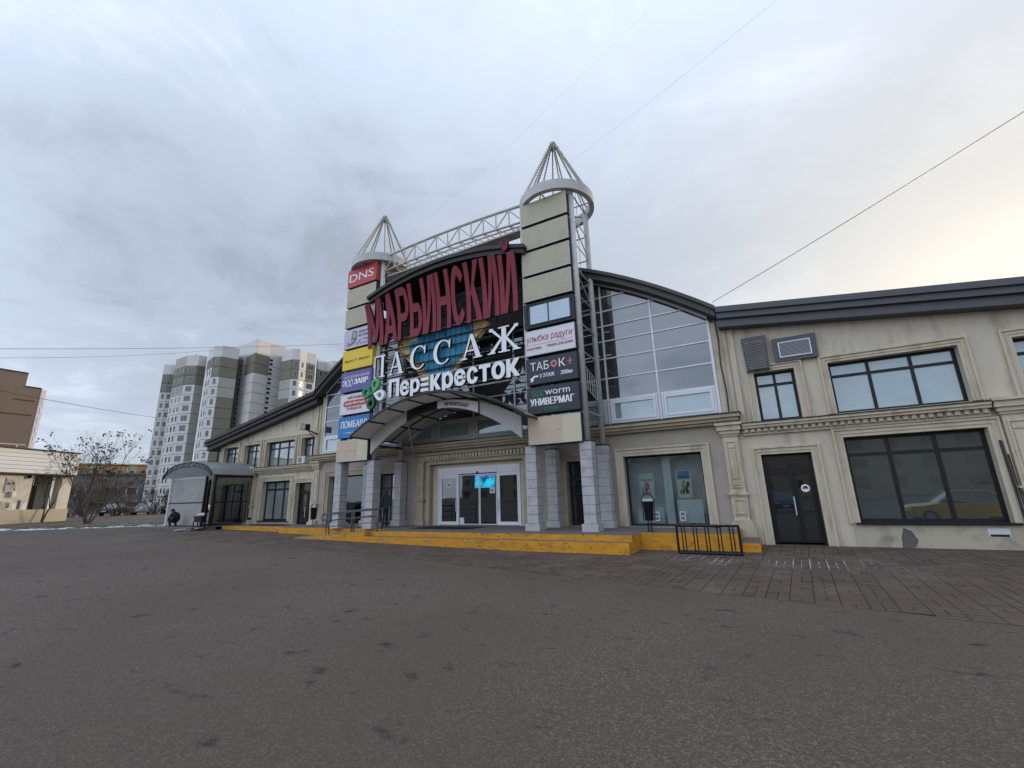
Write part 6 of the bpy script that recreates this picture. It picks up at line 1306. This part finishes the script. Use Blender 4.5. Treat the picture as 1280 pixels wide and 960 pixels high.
lbp('roof_edge', MATS['coping_dark'], 0, 1.004, 6.88, 6.97, -8, 0.4); lbp('roof_edge', MATS['coping_dark'], 0, 1.004, 4.78, 4.898, -0.3, 0.5)
gt = lbp('gate', gatem, U(6.5), U(4.1), ZB+0.9, 3.9, -1.19, -1.0); lbp('gate_glazing', win_gl, U(6.4), U(4.2), 3.95, 4.7, -1.19, -1.1)
for k in range(4): lbp('gate_board', gatem, U(6.45-k*0.6), U(5.93-k*0.6), ZB+1.0, 3.8, -1.0, -0.96, gt)
lbp('pillar', siding, U(3.1), U(2.7), ZB+1.0, 4.78, -0.6, -0.2); lbp('downpipe', MATS['coping_dark'], U(3.55), U(3.4), ZB+0.8, 4.78, -0.35, -0.2)
for u, z0, z1, w in ((9.8, 3.3, 4.5, 1.5), (10.0, 1.95, 2.6, 1.3), (13.5, 3.3, 4.5, 1.5), (17, 3.3, 4.5, 1.5)):
    f = lbp('window', win_fr, U(u+w/2), U(u-w/2), z0, z1, 0.0, 0.07)
    for s in (0.0, 0.52): lbp('pane', win_gl, U(u+w/2-0.08-s*w), U(u+w/2-0.08-s*w-w*0.42), z0+0.1, z1-0.1, 0.06, 0.085, f)
lbp('air_conditioner', M['acwhite'], U(9.7), U(9.1), 2.95, 3.35, 0.02, 0.35); lbp('floodlight', M['black'], U(7.5), U(7.1), 4.5, 4.75, 0.05, 0.35)
for k in range(9): lbp('painted_patch', (siding, MATS['panel_joint'], siding)[k % 3], U(13.2-k*0.72), U(12.55-k*0.72+(k % 2)*0.2), ZB+1.05, ZB+1.55+0.25*(k % 2), 0.003+0.001*(k % 3), 0.012+0.001*(k % 3))
# grey block behind the shrubs, orange-lit long block far behind
gb = empty('grey_block', (-88, 15, ZB)); tag(gb, 'plain grey two-storey block behind the shrubs and parked cars', 'building'); p, q = V2(-90.2, 5.0), V2(-85.4, 20.6); n_ = facing(p, q)
gw = mat('block_grey', (0.135, 0.138, 0.145), 0.9, 0.12, 0.6); MB().add(*facade_box(p, q, n_, ZB, 7.4, -8, 0)).build('wall', gw, gb); MB().add(*facade_box(p, q, n_, 7.4, 7.7, -8, 0.3)).build('parapet', gw, gb)
for k in range(6):
    f = MB().add(*facade_box(p, q, n_, 3.9, 5.3, 0.0, 0.06, 0.05+k*0.16, 0.15+k*0.16)).build('window', win_fr, gb); MB().add(*facade_box(p, q, n_, 4.0, 5.2, 0.05, 0.075, 0.06+k*0.16, 0.14+k*0.16)).build('pane', win_gl, f)
MB().add(*facade_box(p, q, n_, 2.6, 3.0, 0.0, 1.2, 0.55, 0.98)).build('porch_roof', gw, gb)
ob = empty('long_block', (-176, 46, ZB)); tag(ob, 'long orange and cream block catching the sun behind the grey one', 'building'); p, q = V2(-181.0, 33.0), V2(-173.6, 56.0); n_ = facing(p, q)
orm = mat('orange_render', (0.50, 0.27, 0.13), 0.9, 0.08, 0.3); crm = mat('cream_render', (0.55, 0.48, 0.36), 0.9, 0.08, 0.3)
for k in range(8): MB().add(*facade_box(p, q, n_, ZB, 15.6-0.4*(k % 2), -10, 0.2*(k % 2), k/8, (k+1)/8-0.002)).build('wall_bay', orm if k % 3 else crm, ob)
for k in range(8):
    for j in range(2): MB().add(*facade_box(p, q, n_, 9.2+3*j, 10.8+3*j, 0.15, 0.3, k/8+0.04, k/8+0.085)).build('window', win_gl, ob)
MB().add(*facade_box(p, q, n_, 15.6, 16.0, -10, 0.4)).build('parapet', crm, ob)
# five-storey block across the street, seen only as a reflection in the shop windows
rb = empty('street_block', (10, -85, 0)); tag(rb, 'five-storey grey block across the street, reflected in the shop windows', 'building')
B(-60, 90, -95, -82, 0, 11.5).build('wall', gw, rb); B(-61, 91, -96, -81.5, 11.5, 12.0).build('roof', MATS['coping_dark'], rb)
wmesh = MB().box(-0.95, 0.95, -0.06, 0, 0, 1.7).mesh('window', [win_gl])
for i in range(30):
    for j in range(3): o = bpy.data.objects.new('window', wmesh); o.parent = rb; o.location = (-58+i*5-10, -82-(-85)+0.0, 1.6+j*3.3); o.rotation_euler.z = math.pi; C.objects.link(o)

# ================================================================ OVERHEAD CABLES
def cable(label, a, b_, sag, r_, m='black'):
    a, b_ = Vector(a), Vector(b_); pts = [a.lerp(b_, k/24)-Vector((0, 0, sag*4*(k/24)*(1-k/24))) for k in range(25)]
    tag(MB().tube(pts, r_, 5).build('overhead_cable', M[m]), label, 'cable', 'overhead cables')
cable('thick black cable rising from the roof corner to the upper right', (11.35, -0.72, 8.72), (19.48, -6.04, 10.0), 0.06, 0.010)
cable('thin pale cable crossing the sky above the right tower', (-24.49, 29.47, 39.13), (18.24, 11.39, 34.66), 1.2, 0.007, 'steel'); cable('thin cable crossing the sky left of the right tower', (-32.0, 22.57, 34.76), (10.52, 21.96, 53.9), 1.0, 0.006, 'steel')
cable('upper of the level cables left of the tower block', (-47.08, -8.76, 15.8), (-45.1, 30.35, 27.4), 0.3, 0.02); cable('lower of the level cables left of the tower block', (-47.06, -8.62, 15.0), (-54.0, 17.22, 24.7), 0.5, 0.014); cable('cable sloping down from the far left to the tower block', (-44.95, -8.08, 12.1), (-52.75, 8.1, 12.5), 0.15, 0.02)
# lamp post beside the porch
t = empty('lamp_post', (-46.0, 10.4, gz(-46))); tag(t, 'slim pale lamp post standing among the parked cars', 'lamp post'); MB().tube([(-46.0, 10.4, gz(-46)), (-46.0, 10.4, 7.2)], 0.08, 8, 0, 0.05).build('pole', M['steel'], t); MB().tube([(-46.0, 10.4, 7.2), (-45.4, 10.0, 7.4)], 0.04, 6).build('arm', M['steel'], t); B(-45.6, -45.1, 9.85, 10.05, 7.38, 7.48).build('lamp_head', M['steel'], t)
